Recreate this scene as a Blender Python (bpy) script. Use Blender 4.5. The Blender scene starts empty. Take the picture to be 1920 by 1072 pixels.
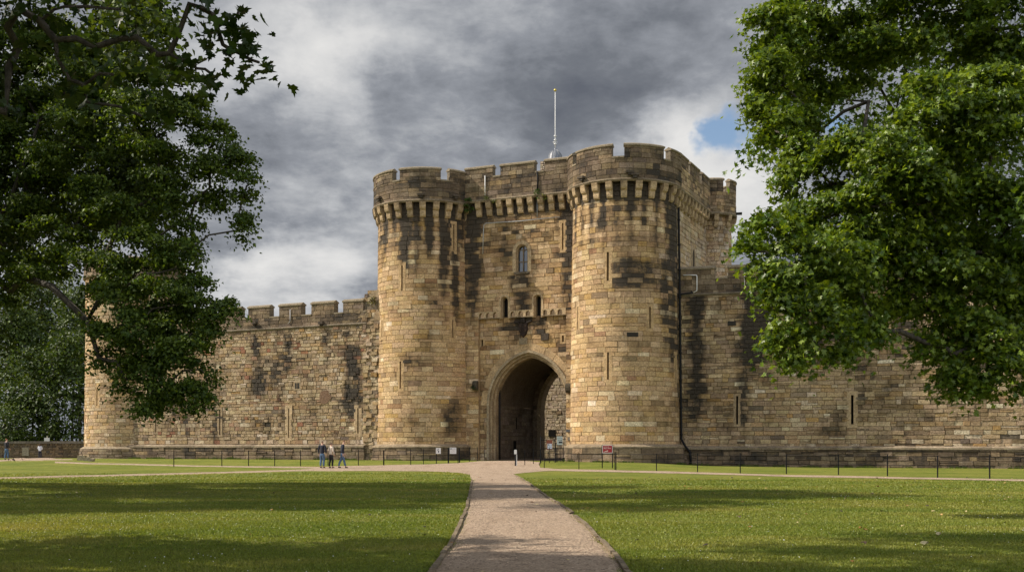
import bpy, math, random
import numpy as np
from mathutils import Vector, noise as mnoise

R = math.radians
F = 2100.0          # focal length in photo pixels (1920 wide)
CAMH = 1.5
SC = bpy.context.scene
COL = SC.collection

# ------------------------------------------------------------------ camera
cam_d = bpy.data.cameras.new("camera")
cam = bpy.data.objects.new("camera", cam_d)
COL.objects.link(cam)
cam.location = (0, 0, CAMH)
cam.rotation_euler = (R(90), 0, 0)
cam_d.sensor_width = 36
cam_d.lens = 36 * F / 1920
cam_d.shift_y = (835 - 536) / 1920
cam_d.clip_end = 5000
SC.camera = cam

# ------------------------------------------------------------------ light
SUN_AZ = R(93)      # measured from the camera side (-Y) towards the left (-X)
SUN_EL = R(40)
to_sun = Vector((-math.sin(SUN_AZ) * math.cos(SUN_EL), -math.cos(SUN_AZ) * math.cos(SUN_EL), math.sin(SUN_EL)))
sd = bpy.data.lights.new("sun", 'SUN')
sd.energy = 5.0
sd.angle = R(0.6)
sd.color = (1.0, 0.91, 0.79)
sun = bpy.data.objects.new("sun", sd)
COL.objects.link(sun)
sun.rotation_euler = (-to_sun).to_track_quat('-Z', 'Y').to_euler()
sun.location = (-60, -20, 60)

SC.view_settings.view_transform = 'Standard'
SC.view_settings.look = 'None'
SC.view_settings.gamma = 1
SC.view_settings.exposure = 0.45

# ---- world: nishita sky behind a broken layer of cloud
W = bpy.data.worlds.new("World")
SC.world = W
W.use_nodes = True
wn, wl = W.node_tree.nodes, W.node_tree.links
wn.clear()


def NN(nt, typ, **kw):
    n = nt.nodes.new(typ)
    for k, v in kw.items():
        if k == 'op':
            n.operation = v
        elif k.startswith('i'):
            n.inputs[int(k[1:])].default_value = v
        else:
            setattr(n, k, v)
    return n


def wmath(op, a, b=None, clamp=False):
    n = wn.new('ShaderNodeMath')
    n.operation = op
    n.use_clamp = clamp
    for i, x in enumerate((a, b)):
        if x is None:
            continue
        if isinstance(x, (int, float)):
            n.inputs[i].default_value = x
        else:
            wl.new(x, n.inputs[i])
    return n.outputs[0]


wout = wn.new('ShaderNodeOutputWorld')
wbg = wn.new('ShaderNodeBackground')
wbg.inputs[1].default_value = 0.1
wl.new(wbg.outputs[0], wout.inputs[0])
sky = wn.new('ShaderNodeTexSky')
sky.sky_type = 'NISHITA'
sky.sun_disc = False
sky.sun_elevation = SUN_EL
sky.sun_rotation = math.atan2(to_sun.x, to_sun.y)
wtc = wn.new('ShaderNodeTexCoord')
wsep = wn.new('ShaderNodeSeparateXYZ')
wl.new(wtc.outputs['Generated'], wsep.inputs[0])
den = wmath('ADD', wmath('MAXIMUM', wsep.outputs[2], 0.0), 0.22)
px_ = wmath('DIVIDE', wsep.outputs[0], den)
py_ = wmath('DIVIDE', wsep.outputs[1], den)
wcomb = wn.new('ShaderNodeCombineXYZ')
wl.new(px_, wcomb.inputs[0])
wl.new(py_, wcomb.inputs[1])


def wnoise(scale, detail, rough, vec, off=0.0, dist=0.0):
    n = wn.new('ShaderNodeTexNoise')
    n.noise_dimensions = '4D'
    n.inputs['W'].default_value = off
    n.inputs['Scale'].default_value = scale
    n.inputs['Detail'].default_value = detail
    n.inputs['Roughness'].default_value = rough
    n.inputs['Distortion'].default_value = dist
    wl.new(vec, n.inputs['Vector'])
    return n


nA = wnoise(1.5, 9, 0.55, wcomb.outputs[0], 3.1, 0.15)
nB = wnoise(4.2, 9, 0.6, wcomb.outputs[0], 7.7, 0.2)
# warp the direction a little so the hand-placed cloud masses get ragged edges
nW = wnoise(7.0, 6, 0.6, wtc.outputs['Generated'], 1.3)
wsub = wn.new('ShaderNodeVectorMath'); wsub.operation = 'SUBTRACT'
wl.new(nW.outputs['Color'], wsub.inputs[0]); wsub.inputs[1].default_value = (.5, .5, .5)
wsc = wn.new('ShaderNodeVectorMath'); wsc.operation = 'MULTIPLY'
wl.new(wsub.outputs[0], wsc.inputs[0]); wsc.inputs[1].default_value = (.22, .10, .13)
wadd = wn.new('ShaderNodeVectorMath'); wadd.operation = 'ADD'
wl.new(wtc.outputs['Generated'], wadd.inputs[0]); wl.new(wsc.outputs[0], wadd.inputs[1])
wnrm = wn.new('ShaderNodeVectorMath'); wnrm.operation = 'NORMALIZE'
wl.new(wadd.outputs[0], wnrm.inputs[0])


def mass(pxx, pyy, rad, amp):
    d = Vector(((pxx - 960) / F, 1, (835 - pyy) / F)).normalized()
    n = wn.new('ShaderNodeVectorMath'); n.operation = 'DOT_PRODUCT'
    wl.new(wnrm.outputs[0], n.inputs[0]); n.inputs[1].default_value = d
    c = wmath('MAXIMUM', n.outputs['Value'], 0.0)
    return wmath('MULTIPLY', wmath('POWER', c, 2.0 / (rad / F) ** 2), amp)


bright = wmath('ADD', wmath('MULTIPLY', nA.outputs[0], 0.85), wmath('MULTIPLY', nB.outputs[0], 0.95))
nC = wnoise(13.0, 8, 0.62, wcomb.outputs[0], 5.2, 0.3)
bright = wmath('ADD', bright, wmath('MULTIPLY', nC.outputs[0], 0.46))
bright = wmath('SUBTRACT', bright, 0.66)
for a in [(560, 40, 130, .28), (640, 130, 80, .34), (740, 100, 60, .16), (430, 100, 80, .15), (1000, 20, 140, .10),
          (1380, 335, 100, .40), (1300, 300, 60, .25), (1440, 400, 80, .3), (520, 515, 60, .36), (640, 530, 80, .42), (420, 330, 50, .12), (1330, 430, 60, .25), (1250, 300, 50, .2),
          (470, 545, 60, .2), (1250, 230, 50, .18), (680, 290, 60, .12),
          (1020, 150, 130, -.17), (800, 210, 100, -.14), (1230, 130, 110, -.15), (470, 250, 70, -.10),
          (560, 440, 80, -.10), (450, 190, 60, -.1), (900, 40, 100, .10), (420, 300, 60, .10), (700, 400, 70, .06)]:
    bright = wmath('ADD', bright, mass(*a))
bright = wmath('ADD', wmath('MULTIPLY', wmath('SUBTRACT', bright, .5), .98), .42)
ramp = wn.new('ShaderNodeValToRGB')
wl.new(bright, ramp.inputs[0])
e = ramp.color_ramp.elements
e[0].position = 0.05; e[0].color = (.15, .165, .20, 1)
e[1].position = 1.0; e[1].color = (.95, .94, .92, 1)
for p_, c_ in ((.22, (.215, .232, .265, 1)), (.40, (.35, .37, .41, 1)), (.58, (.58, .595, .62, 1)), (.78, (.80, .80, .80, 1))):
    q = e.new(p_); q.color = c_
cl = wn.new('ShaderNodeVectorMath'); cl.operation = 'SCALE'
wl.new(ramp.outputs[0], cl.inputs[0])
# sky behind the camera is brightened, an added fill for the shaded castle front
wback = wn.new('ShaderNodeMapRange'); wback.interpolation_type = 'SMOOTHSTEP'
wl.new(wsep.outputs[1], wback.inputs[0])
wback.inputs[1].default_value = .45; wback.inputs[2].default_value = -.55
wback.inputs[3].default_value = 6.1; wback.inputs[4].default_value = 21.0
wl.new(wback.outputs[0], cl.inputs[3])
blue = wn.new('ShaderNodeMix'); blue.data_type = 'RGBA'
# small gaps of clear sky
gap = wmath('ADD', mass(1410, 268, 52, 1.0), mass(1350, 278, 34, .7))
gap = wmath('ADD', gap, mass(1560, 230, 40, .9))
gap = wmath('ADD', gap, wmath('MULTIPLY', wmath('SUBTRACT', nB.outputs[0], .5), 1.0))
gmr = wn.new('ShaderNodeMapRange'); gmr.interpolation_type = 'SMOOTHSTEP'
wl.new(gap, gmr.inputs[0]); gmr.inputs[1].default_value = .30; gmr.inputs[2].default_value = 1.0
wl.new(gmr.outputs[0], blue.inputs[0])
wl.new(cl.outputs[0], blue.inputs[6])
wl.new(sky.outputs[0], blue.inputs[7])
wl.new(blue.outputs[2], wbg.inputs[0])

# ------------------------------------------------------------------ helpers
def gz(x, y):
    def s(t):
        t = max(0.0, min(1.0, t))
        return t * t * (3 - 2 * t)
    z = 0.32 * s((y - 70) / 15) * (1 - s((x - 8.5) / 6.5))
    z -= 0.10 * s((x - 14) / 10) * s((y - 62) / 14)
    z *= 1 - s((y - 105) / 15)
    return z


def gpt(px, py):
    """the point of the ground seen at a photo pixel"""
    y = CAMH * F / (py - 835)
    for _ in range(25):
        x = (px - 960) / F * y
        y = .5 * y + .5 * (CAMH - gz(x, y)) * F / (py - 835)
    return ((px - 960) / F * y, y)


def planept(O, ee, px, py):
    rx = (px - 960) / F
    # O + e*u = t*(rx,1)
    u = (rx * O[1] - O[0]) / (ee[0] - rx * ee[1])
    t = O[1] + ee[1] * u
    return u, CAMH + (835 - py) / F * t


class MB:
    """collects faces, becomes one mesh object"""
    def __init__(s):
        s.v, s.f, s.c, s.m = [], [], [], []

    def add(s, verts, faces, col=(.3, .25, .18, 0), mi=0):
        b = len(s.v)
        s.v += [tuple(p) for p in verts]
        if isinstance(col, list):
            s.c += col
        else:
            s.c += [col] * len(verts)
        for f in faces:
            s.f.append(tuple(b + i for i in f))
            s.m.append(mi)

    def build(s, name, mats, parent=None, smooth=False, **tags):
        me = bpy.data.meshes.new(name)
        off = world_loc(parent) if parent else Vector((0, 0, 0))
        me.from_pydata([(a - off.x, b - off.y, c - off.z) for a, b, c in s.v], [], s.f)
        if not isinstance(mats, (list, tuple)):
            mats = [mats]
        for m in mats:
            me.materials.append(m)
        me.polygons.foreach_set('material_index', s.m)
        if smooth:
            me.polygons.foreach_set('use_smooth', [True] * len(s.f))
        at = me.color_attributes.new('Col', 'FLOAT_COLOR', 'POINT')
        at.data.foreach_set('color', [x for c in s.c for x in (c if len(c) == 4 else (*c, 0))])
        me.update()
        o = bpy.data.objects.new(name, me)
        COL.objects.link(o)
        if parent:
            o.parent = parent
        for k, v in tags.items():
            o[k] = v
        return o


def world_loc(o):
    p = Vector((0, 0, 0))
    while o:
        p += Vector(o.location)
        o = o.parent
    return p


def thing(name, loc, label, category, group=None):
    o = bpy.data.objects.new(name, None)
    o.empty_display_size = .3
    o.location = loc
    COL.objects.link(o)
    o['label'] = label
    o['category'] = category
    if group:
        o['group'] = group
    return o


def flat(px_dir):
    return px_dir


def S_plane(O, ee, off=0.0, batter=0.0):
    n = (ee[1], -ee[0])
    def S(u, v, d):
        dd = d + off + batter * max(0, 12 - v)
        return (O[0] + ee[0] * u + n[0] * dd, O[1] + ee[1] * u + n[1] * dd, v)
    return S


def S_cyl(C, Rf, R0, off=0.0):
    def S(u, v, d):
        th = u / R0
        r = Rf(v) + d + off
        return (C[0] + r * math.sin(th), C[1] - r * math.cos(th), v)
    return S


def box(m, S, u0, u1, v0, v1, d0, d1, col=(.3, .25, .18, 0), seg=1, mi=0, skip=''):
    """box in wall space, d0 inner, d1 outer"""
    us = [u0 + (u1 - u0) * i / seg for i in range(seg + 1)]
    vs = []
    for u in us:
        vs += [S(u, v0, d0), S(u, v0, d1), S(u, v1, d1), S(u, v1, d0)]
    fs = []
    for i in range(seg):
        a = 4 * i; b = a + 4
        fs += [(a + 1, b + 1, b + 2, a + 2), (a + 3, b + 3, b, a), (a + 2, b + 2, b + 3, a + 3), (a, b, b + 1, a + 1)]
    fs += [(0, 1, 2, 3), (4 * seg + 3, 4 * seg + 2, 4 * seg + 1, 4 * seg)]
    m.add(vs, fs, col, mi)


def prism(m, S, inner, outer, d0, d1, col=(.3, .25, .18, 0), mi=0, jit=0.0, rng=None, ends=True):
    """a ring or band between two polylines in wall space; one block per step when jit is set"""
    n = len(inner)
    for i in range(n - 1):
        a, b, c, d = inner[i], inner[i + 1], outer[i + 1], outer[i]
        o = d1 + (rng.uniform(-jit, jit) if rng else 0)
        cc = col
        if rng:
            k = rng.uniform(.8, 1.15)
            cc = (col[0] * k, col[1] * k, col[2] * k, col[3])
        vs = [S(*a, d0), S(*b, d0), S(*c, d0), S(*d, d0), S(*a, o), S(*b, o), S(*c, o), S(*d, o)]
        m.add(vs, [(4, 5, 6, 7), (0, 1, 5, 4), (2, 3, 7, 6), (1, 2, 6, 5), (3, 0, 4, 7)], cc, mi)


def sweep(m, pts, rad, col=(.05, .05, .05, 0), n=8, mi=0, up=(0, 0, 1)):
    """a tube along points; rad number or list"""
    pts = [Vector(p) for p in pts]
    k = len(pts)
    rings = []
    prev = None
    for i, p in enumerate(pts):
        t = (pts[min(i + 1, k - 1)] - pts[max(i - 1, 0)]).normalized()
        a = t.cross(Vector((0, 0, 1)))
        if a.length < .05:
            a = t.cross(Vector((1, 0, 0)))
        a.normalize()
        if prev is not None:
            a2 = prev - t * prev.dot(t)
            if a2.length > 1e-4:
                a = a2.normalized()
        prev = a
        b = t.cross(a)
        r = rad[i] if isinstance(rad, (list, tuple)) else rad
        rings.append([p + a * (r * math.cos(2 * math.pi * j / n)) + b * (r * math.sin(2 * math.pi * j / n)) for j in range(n)])
    vs = [v for rg in rings for v in rg]
    fs = []
    for i in range(k - 1):
        for j in range(n):
            fs.append((i * n + j, i * n + (j + 1) % n, (i + 1) * n + (j + 1) % n, (i + 1) * n + j))
    fs.append(tuple(range(n - 1, -1, -1)))
    fs.append(tuple(range((k - 1) * n, k * n)))
    m.add(vs, fs, col, mi)


def wbox(m, x0, x1, y0, y1, z0, z1, col=(.05, .05, .05, 0), mi=0):
    vs = [(x0, y0, z0), (x1, y0, z0), (x1, y1, z0), (x0, y1, z0), (x0, y0, z1), (x1, y0, z1), (x1, y1, z1), (x0, y1, z1)]
    m.add(vs, [(0, 3, 2, 1), (4, 5, 6, 7), (0, 1, 5, 4), (1, 2, 6, 5), (2, 3, 7, 6), (3, 0, 4, 7)], col, mi)


def lathe(m, C, prof, n=24, col=(.1, .1, .1, 0), mi=0):
    vs, fs = [], []
    for r, z in prof:
        for j in range(n):
            a = 2 * math.pi * j / n
            vs.append((C[0] + r * math.cos(a), C[1] + r * math.sin(a), z))
    for i in range(len(prof) - 1):
        for j in range(n):
            fs.append((i * n + j, i * n + (j + 1) % n, (i + 1) * n + (j + 1) % n, (i + 1) * n + j))
    m.add(vs, fs, col, mi)


# ------------------------------------------------------------------ materials
def newmat(name):
    m = bpy.data.materials.new(name)
    m.use_nodes = True
    nt = m.node_tree
    nt.nodes.clear()
    out = nt.nodes.new('ShaderNodeOutputMaterial')
    bs = nt.nodes.new('ShaderNodeBsdfPrincipled')
    nt.links.new(bs.outputs[0], out.inputs[0])
    return m, nt, bs, out


def nnoise(nt, vec, scale, detail=4, rough=.6, dist=0.0):
    n = nt.nodes.new('ShaderNodeTexNoise')
    n.inputs['Scale'].default_value = scale
    n.inputs['Detail'].default_value = detail
    n.inputs['Roughness'].default_value = rough
    n.inputs['Distortion'].default_value = dist
    if vec is not None:
        nt.links.new(vec, n.inputs['Vector'])
    return n.outputs[0]


def nmap(nt, x, a, b, c=0.0, d=1.0, smooth=True):
    n = nt.nodes.new('ShaderNodeMapRange')
    if smooth:
        n.interpolation_type = 'SMOOTHSTEP'
    nt.links.new(x, n.inputs[0])
    n.inputs[1].default_value = a; n.inputs[2].default_value = b
    n.inputs[3].default_value = c; n.inputs[4].default_value = d
    return n.outputs[0]


def nmath(nt, op, a, b):
    n = nt.nodes.new('ShaderNodeMath'); n.operation = op
    for i, x in enumerate((a, b)):
        if isinstance(x, (int, float)):
            n.inputs[i].default_value = x
        else:
            nt.links.new(x, n.inputs[i])
    return n.outputs[0]


def nmix(nt, fac, a, b, mode='MIX'):
    n = nt.nodes.new('ShaderNodeMix'); n.data_type = 'RGBA'; n.blend_type = mode
    if isinstance(fac, (int, float)):
        n.inputs[0].default_value = fac
    else:
        nt.links.new(fac, n.inputs[0])
    for i, x in ((6, a), (7, b)):
        if isinstance(x, tuple):
            n.inputs[i].default_value = x if len(x) == 4 else (*x, 1)
        else:
            nt.links.new(x, n.inputs[i])
    return n.outputs[2]


def nbump(nt, h, strength, dist, bs, prev=None):
    b = nt.nodes.new('ShaderNodeBump')
    b.inputs['Strength'].default_value = strength
    b.inputs['Distance'].default_value = dist
    nt.links.new(h, b.inputs['Height'])
    if prev is not None:
        nt.links.new(prev, b.inputs['Normal'])
    if bs is not None:
        nt.links.new(b.outputs[0], bs.inputs['Normal'])
    return b.outputs[0]


def stone_mat(name, dark=(.036, .031, .025), bump=.7):
    m, nt, bs, out = newmat(name)
    at = nt.nodes.new('ShaderNodeAttribute'); at.attribute_name = 'Col'
    geo = nt.nodes.new('ShaderNodeNewGeometry')
    P = geo.outputs['Position']
    stretch = nt.nodes.new('ShaderNodeMapping'); stretch.inputs['Scale'].default_value = (1, 1, .35)
    nt.links.new(P, stretch.inputs['Vector'])
    strata = nt.nodes.new('ShaderNodeMapping'); strata.inputs['Scale'].default_value = (1, 1, 3.2)
    nt.links.new(P, strata.inputs['Vector'])
    n1 = nnoise(nt, stretch.outputs[0], 1.7, 8, .68)
    n2 = nnoise(nt, P, 9, 6, .7)
    n3 = nnoise(nt, P, 2.3, 5, .6, .6)
    n4 = nnoise(nt, strata.outputs[0], 5, 7, .72, .4)
    c = nmix(nt, 1.0, at.outputs['Color'], nmapc(nt, n2, .25, .8, .55, 1.55), 'MULTIPLY')
    c = nmix(nt, nmap(nt, n4, .50, .68, 0, .85), c, nmix(nt, 1.0, c, (.62, .52, .42, 1), 'MULTIPLY'))
    c = nmix(nt, nmap(nt, n3, .56, .74, 0, .5), c, (.235, .15, .075))
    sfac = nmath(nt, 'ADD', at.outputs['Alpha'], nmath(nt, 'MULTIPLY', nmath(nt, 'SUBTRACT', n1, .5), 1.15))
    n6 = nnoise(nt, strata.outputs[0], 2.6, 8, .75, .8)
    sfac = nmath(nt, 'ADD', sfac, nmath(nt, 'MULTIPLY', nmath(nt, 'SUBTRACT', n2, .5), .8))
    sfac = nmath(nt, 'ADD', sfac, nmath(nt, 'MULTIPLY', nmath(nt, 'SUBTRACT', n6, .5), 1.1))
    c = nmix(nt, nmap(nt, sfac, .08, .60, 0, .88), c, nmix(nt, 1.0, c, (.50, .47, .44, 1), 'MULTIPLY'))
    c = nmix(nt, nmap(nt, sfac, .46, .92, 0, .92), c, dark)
    # eroded pits and hollows along the bedding
    pitm = nt.nodes.new('ShaderNodeMapping'); pitm.inputs['Scale'].default_value = (1, 1, 2.4)
    nt.links.new(P, pitm.inputs['Vector'])
    n7 = nnoise(nt, pitm.outputs[0], 4.2, 6, .62, 1.6)
    pits = nmap(nt, n7, .63, .70, 0, .8)
    c = nmix(nt, pits, c, nmix(nt, 1.0, c, (.30, .26, .22, 1), 'MULTIPLY'))
    # pale lichen flecks
    n5 = nnoise(nt, P, 6.5, 3, .5, 1.0)
    c = nmix(nt, nmap(nt, n5, .70, .76, 0, .5), c, (.42, .40, .33))
    nt.links.new(c, bs.inputs['Base Color'])
    bs.inputs['Roughness'].default_value = .93
    bs.inputs['Specular IOR Level'].default_value = .25
    h = nmath(nt, 'ADD', nmath(nt, 'MULTIPLY', n4, .8), nmath(nt, 'MULTIPLY', n2, .5))
    h = nmath(nt, 'ADD', h, nnoise(nt, P, 34, 4, .6))
    h = nmath(nt, 'SUBTRACT', h, nmath(nt, 'MULTIPLY', pits, 1.2))
    nbump(nt, h, bump, .07, bs)
    return m


def nmapc(nt, x, a, b, c, d):
    v = nmap(nt, x, a, b, c, d)
    n = nt.nodes.new('ShaderNodeCombineColor')
    for i in range(3):
        nt.links.new(v, n.inputs[i])
    return n.outputs[0]


M_STONE = stone_mat('weathered_sandstone')
M_RUBBLE = stone_mat('rubble_sandstone', bump=.9)


def plain(name, col, rough=.6, metal=0.0, bump=0.0, var=.15, spec=.5):
    m, nt, bs, out = newmat(name)
    geo = nt.nodes.new('ShaderNodeNewGeometry')
    n = nnoise(nt, geo.outputs['Position'], 14, 5, .6)
    c = nmix(nt, 1.0, (*col, 1), nmapc(nt, n, .3, .7, 1 - var, 1 + var), 'MULTIPLY')
    nt.links.new(c, bs.inputs['Base Color'])
    bs.inputs['Roughness'].default_value = rough
    bs.inputs['Metallic'].default_value = metal
    bs.inputs['Specular IOR Level'].default_value = spec
    if bump:
        nbump(nt, n, bump, .02, bs)
    return m


M_DARK = plain('dark_interior', (.012, .011, .010), .95, spec=.1)
M_IRON = plain('black_painted_iron', (.012, .012, .013), .8, spec=.2)
M_LEAD = plain('grey_lead_sheet', (.17, .18, .20), .5, bump=.4)
M_GLASS = plain('leaded_window_glass', (.03, .04, .055), .08, spec=.9)
M_WHITE = plain('white_paint', (.72, .71, .68), .5)
M_RED = plain('red_sign_paint', (.42, .02, .025), .45)
M_GALV = plain('galvanised_conduit', (.38, .38, .38), .5, metal=.3)
M_WOOD = plain('weathered_post_timber', (.42, .37, .28), .85, bump=.4)
M_BARK = None


def vcol_mat(name, rough=.8, sub=False):
    m, nt, bs, out = newmat(name)
    at = nt.nodes.new('ShaderNodeAttribute'); at.attribute_name = 'Col'
    nt.links.new(at.outputs['Color'], bs.inputs['Base Color'])
    bs.inputs['Roughness'].default_value = rough
    return m


M_PAINTED = vcol_mat('painted_panel', .55)
M_CLOTH = vcol_mat('cloth', .95)


def bark_mat():
    m, nt, bs, out = newmat('bark')
    geo = nt.nodes.new('ShaderNodeNewGeometry')
    mp = nt.nodes.new('ShaderNodeMapping'); mp.inputs['Scale'].default_value = (1, 1, .3)
    nt.links.new(geo.outputs['Position'], mp.inputs['Vector'])
    n = nnoise(nt, mp.outputs[0], 11, 7, .7)
    c = nmix(nt, nmap(nt, n, .3, .7), (.025, .02, .015), (.09, .075, .055))
    nt.links.new(c, bs.inputs['Base Color'])
    bs.inputs['Roughness'].default_value = .95
    nbump(nt, n, .8, .05, bs)
    return m


M_BARK = bark_mat()


def leaf_mat(name, trans=.35, rough=.42, tint=(1, 1, 1)):
    m, nt, bs, out = newmat(name)
    at = nt.nodes.new('ShaderNodeAttribute'); at.attribute_name = 'Col'
    bs.inputs['Roughness'].default_value = rough
    bs.inputs['Specular IOR Level'].default_value = .4
    nt.links.new(at.outputs['Color'], bs.inputs['Base Color'])
    tr = nt.nodes.new('ShaderNodeBsdfTranslucent')
    nt.links.new(nmix(nt, 1.0, at.outputs['Color'], (1.45, 1.35, .45, 1), 'MULTIPLY'), tr.inputs['Color'])
    mx = nt.nodes.new('ShaderNodeMixShader')
    mx.inputs[0].default_value = trans
    nt.links.new(bs.outputs[0], mx.inputs[1])
    nt.links.new(tr.outputs[0], mx.inputs[2])
    nt.links.new(mx.outputs[0], out.inputs[0])
    return m


M_LEAF = leaf_mat('broad_leaf')
M_LEAFS = leaf_mat('small_leaf', .35, .6)
M_LEAFD = leaf_mat('far_leaf', .25, .6)
M_GRASSB = leaf_mat('grass_blade', .3, .55)

# ------------------------------------------------------------------ lawn, path
def lawn_mat():
    m, nt, bs, out = newmat('mown_grass')
    geo = nt.nodes.new('ShaderNodeNewGeometry')
    P = geo.outputs['Position']
    n1 = nnoise(nt, P, .22, 5, .6)
    n2 = nnoise(nt, P, 2.2, 5, .7)
    n3 = nnoise(nt, P, 26, 4, .7)
    mp = nt.nodes.new('ShaderNodeMapping'); mp.inputs['Scale'].default_value = (.18, 1.0, 1)
    nt.links.new(P, mp.inputs['Vector'])
    n4 = nnoise(nt, mp.outputs[0], 1.3, 4, .6)
    c = nmix(nt, nmap(nt, n1, .35, .65), (.15, .19, .022), (.24, .245, .040))
    c = nmix(nt, nmap(nt, n4, .45, .7, 0, .55), c, (.29, .255, .075))
    c = nmix(nt, nmap(nt, n2, .45, .72, 0, .6), c, (.075, .112, .014))
    c = nmix(nt, 1.0, c, nmapc(nt, n3, .3, .7, .55, 1.4), 'MULTIPLY')
    nt.links.new(c, bs.inputs['Base Color'])
    bs.inputs['Roughness'].default_value = .9
    bs.inputs['Specular IOR Level'].default_value = .15
    h = nmath(nt, 'ADD', n3, nmath(nt, 'MULTIPLY', n2, .8))
    nbump(nt, h, 1.0, .10, bs)
    return m


def gravel_mat(name='pinkish_gravel', tint=(1, 1, 1)):
    m, nt, bs, out = newmat(name)
    geo = nt.nodes.new('ShaderNodeNewGeometry')
    P = geo.outputs['Position']
    vo = nt.nodes.new('ShaderNodeTexVoronoi'); vo.inputs['Scale'].default_value = 32
    nt.links.new(P, vo.inputs['Vector'])
    sepc = nt.nodes.new('ShaderNodeSeparateColor')
    nt.links.new(vo.outputs['Color'], sepc.inputs[0])
    n1 = nnoise(nt, P, .7, 5, .6)
    n2 = nnoise(nt, P, 10, 5, .75)
    c = nmix(nt, sepc.outputs[0], (.31, .222, .155), (.57, .44, .32))
    c = nmix(nt, nmap(nt, sepc.outputs[1], .82, .95), c, (.17, .12, .085))
    c = nmix(nt, nmap(nt, n1, .4, .7, 0, .5), c, (.38, .28, .19))
    c = nmix(nt, 1.0, c, nmapc(nt, n2, .3, .75, .72, 1.12), 'MULTIPLY')
    # trodden and damp patches, darker towards nothing in particular
    mpw = nt.nodes.new('ShaderNodeMapping'); mpw.inputs['Scale'].default_value = (1.6, .35, 1)
    nt.links.new(P, mpw.inputs['Vector'])
    n3 = nnoise(nt, mpw.outputs[0], .9, 6, .7, .5)
    c = nmix(nt, nmap(nt, n3, .48, .70, 0, .6), c, nmix(nt, 1.0, c, (.62, .58, .54, 1), 'MULTIPLY'))
    c = nmix(nt, 1.0, c, (*tint, 1), 'MULTIPLY')
    nt.links.new(c, bs.inputs['Base Color'])
    bs.inputs['Roughness'].default_value = .95
    bs.inputs['Specular IOR Level'].default_value = .2
    h = nmath(nt, 'ADD', nmath(nt, 'MULTIPLY', vo.outputs['Distance'], -1.0), nmath(nt, 'MULTIPLY', n2, 1.0))
    nbump(nt, h, .9, .03, bs)
    return m


M_LAWN = lawn_mat()
M_GRAVEL = gravel_mat()
M_TAR = gravel_mat('worn_tarmac', (.33, .33, .34))


def build_ground():
    xs = sorted(set([-1600, -800, -400, -250, -160, -120] + [round(-90 + i * 1.25, 3) for i in range(145)] + [120, 160, 250, 400, 800, 1600]))
    ys = sorted(set([-300, -120, -60, -30, -15, 0, 6] + [round(8 + i * 1.0, 3) for i in range(120)] + [135, 150, 180, 250, 400, 800, 1600, 2500]))
    m = MB()
    vs = []
    for y in ys:
        for x in xs:
            z = gz(x, y)
            if 0 < y < 110:
                z += .018 * mnoise.noise((x * .35, y * .35, 0))
            vs.append((x, y, z))
    nx = len(xs)
    fs = [(j * nx + i, j * nx + i + 1, (j + 1) * nx + i + 1, (j + 1) * nx + i) for j in range(len(ys) - 1) for i in range(nx - 1)]
    m.add(vs, fs, (.1, .15, .03, 0))
    m.build('lawn', M_LAWN, None, True, kind='structure')


def ribbon(m, Lp, Rp, zoff, cross=8, step=.8, mi=0, jag=.0, rng=None):
    def resample(pts, n):
        d = [0]
        for a, b in zip(pts, pts[1:]):
            d.append(d[-1] + math.dist(a, b))
        out = []
        for i in range(n + 1):
            t = d[-1] * i / n
            k = 0
            while k < len(d) - 2 and d[k + 1] < t:
                k += 1
            f = (t - d[k]) / max(1e-6, d[k + 1] - d[k])
            out.append((pts[k][0] + (pts[k + 1][0] - pts[k][0]) * f, pts[k][1] + (pts[k + 1][1] - pts[k][1]) * f))
        return out
    n = max(3, int(math.dist(Lp[0], Lp[-1]) / step))
    if len(Lp) == len(Rp):
        # keep the given pairs together
        A, B = [], []
        for (a, b, c, d) in zip(Lp, Lp[1:], Rp, Rp[1:]):
            k = max(1, int(max(math.dist(a, b), math.dist(c, d)) / step))
            for i in range(k):
                f = i / k
                A.append((a[0] + (b[0] - a[0]) * f, a[1] + (b[1] - a[1]) * f))
                B.append((c[0] + (d[0] - c[0]) * f, c[1] + (d[1] - c[1]) * f))
        A.append(Lp[-1]); B.append(Rp[-1])
    else:
        A, B = resample(Lp, n), resample(Rp, n)
    vs, fs = [], []
    for k, (a, b) in enumerate(zip(A, B)):
        if jag:
            ja = jag * mnoise.noise((k * .7, 3.3, zoff * 50)); jb = jag * mnoise.noise((k * .7, 9.3, zoff * 50))
            a = (a[0] + ja, a[1] + ja * .3); b = (b[0] + jb, b[1] + jb * .3)
        for j in range(cross + 1):
            f = j / cross
            x, y = a[0] + (b[0] - a[0]) * f, a[1] + (b[1] - a[1]) * f
            zz = gz(x, y) + zoff + (.018 * mnoise.noise((x * .35, y * .35, 0)) if 0 < y < 110 else 0)
            if j in (0, cross):
                zz -= .03
            vs.append((x, y, zz))
    w = cross + 1
    for i in range(len(A) - 1):
        for j in range(cross):
            fs.append((i * w + j, i * w + j + 1, (i + 1) * w + j + 1, (i + 1) * w + j))
    m.add(vs, fs, (.4, .3, .2, 0), mi)


MAIN_L = [(-1.5, -8), (-1.2, 4)] + [gpt(*p) for p in ((808, 1072), (840, 1030), (861, 990), (874, 955), (881, 925), (885, 900), (880, 889), (858, 885))]
MAIN_R = [(2.4, -8), (1.9, 4)] + [gpt(*p) for p in ((1172, 1072), (1150, 1040), (1110, 995), (1062, 953), (1026, 932), (990, 905), (968, 892), (962, 887))]


def G(pts):
    return [gpt(*p) for p in pts]


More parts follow.
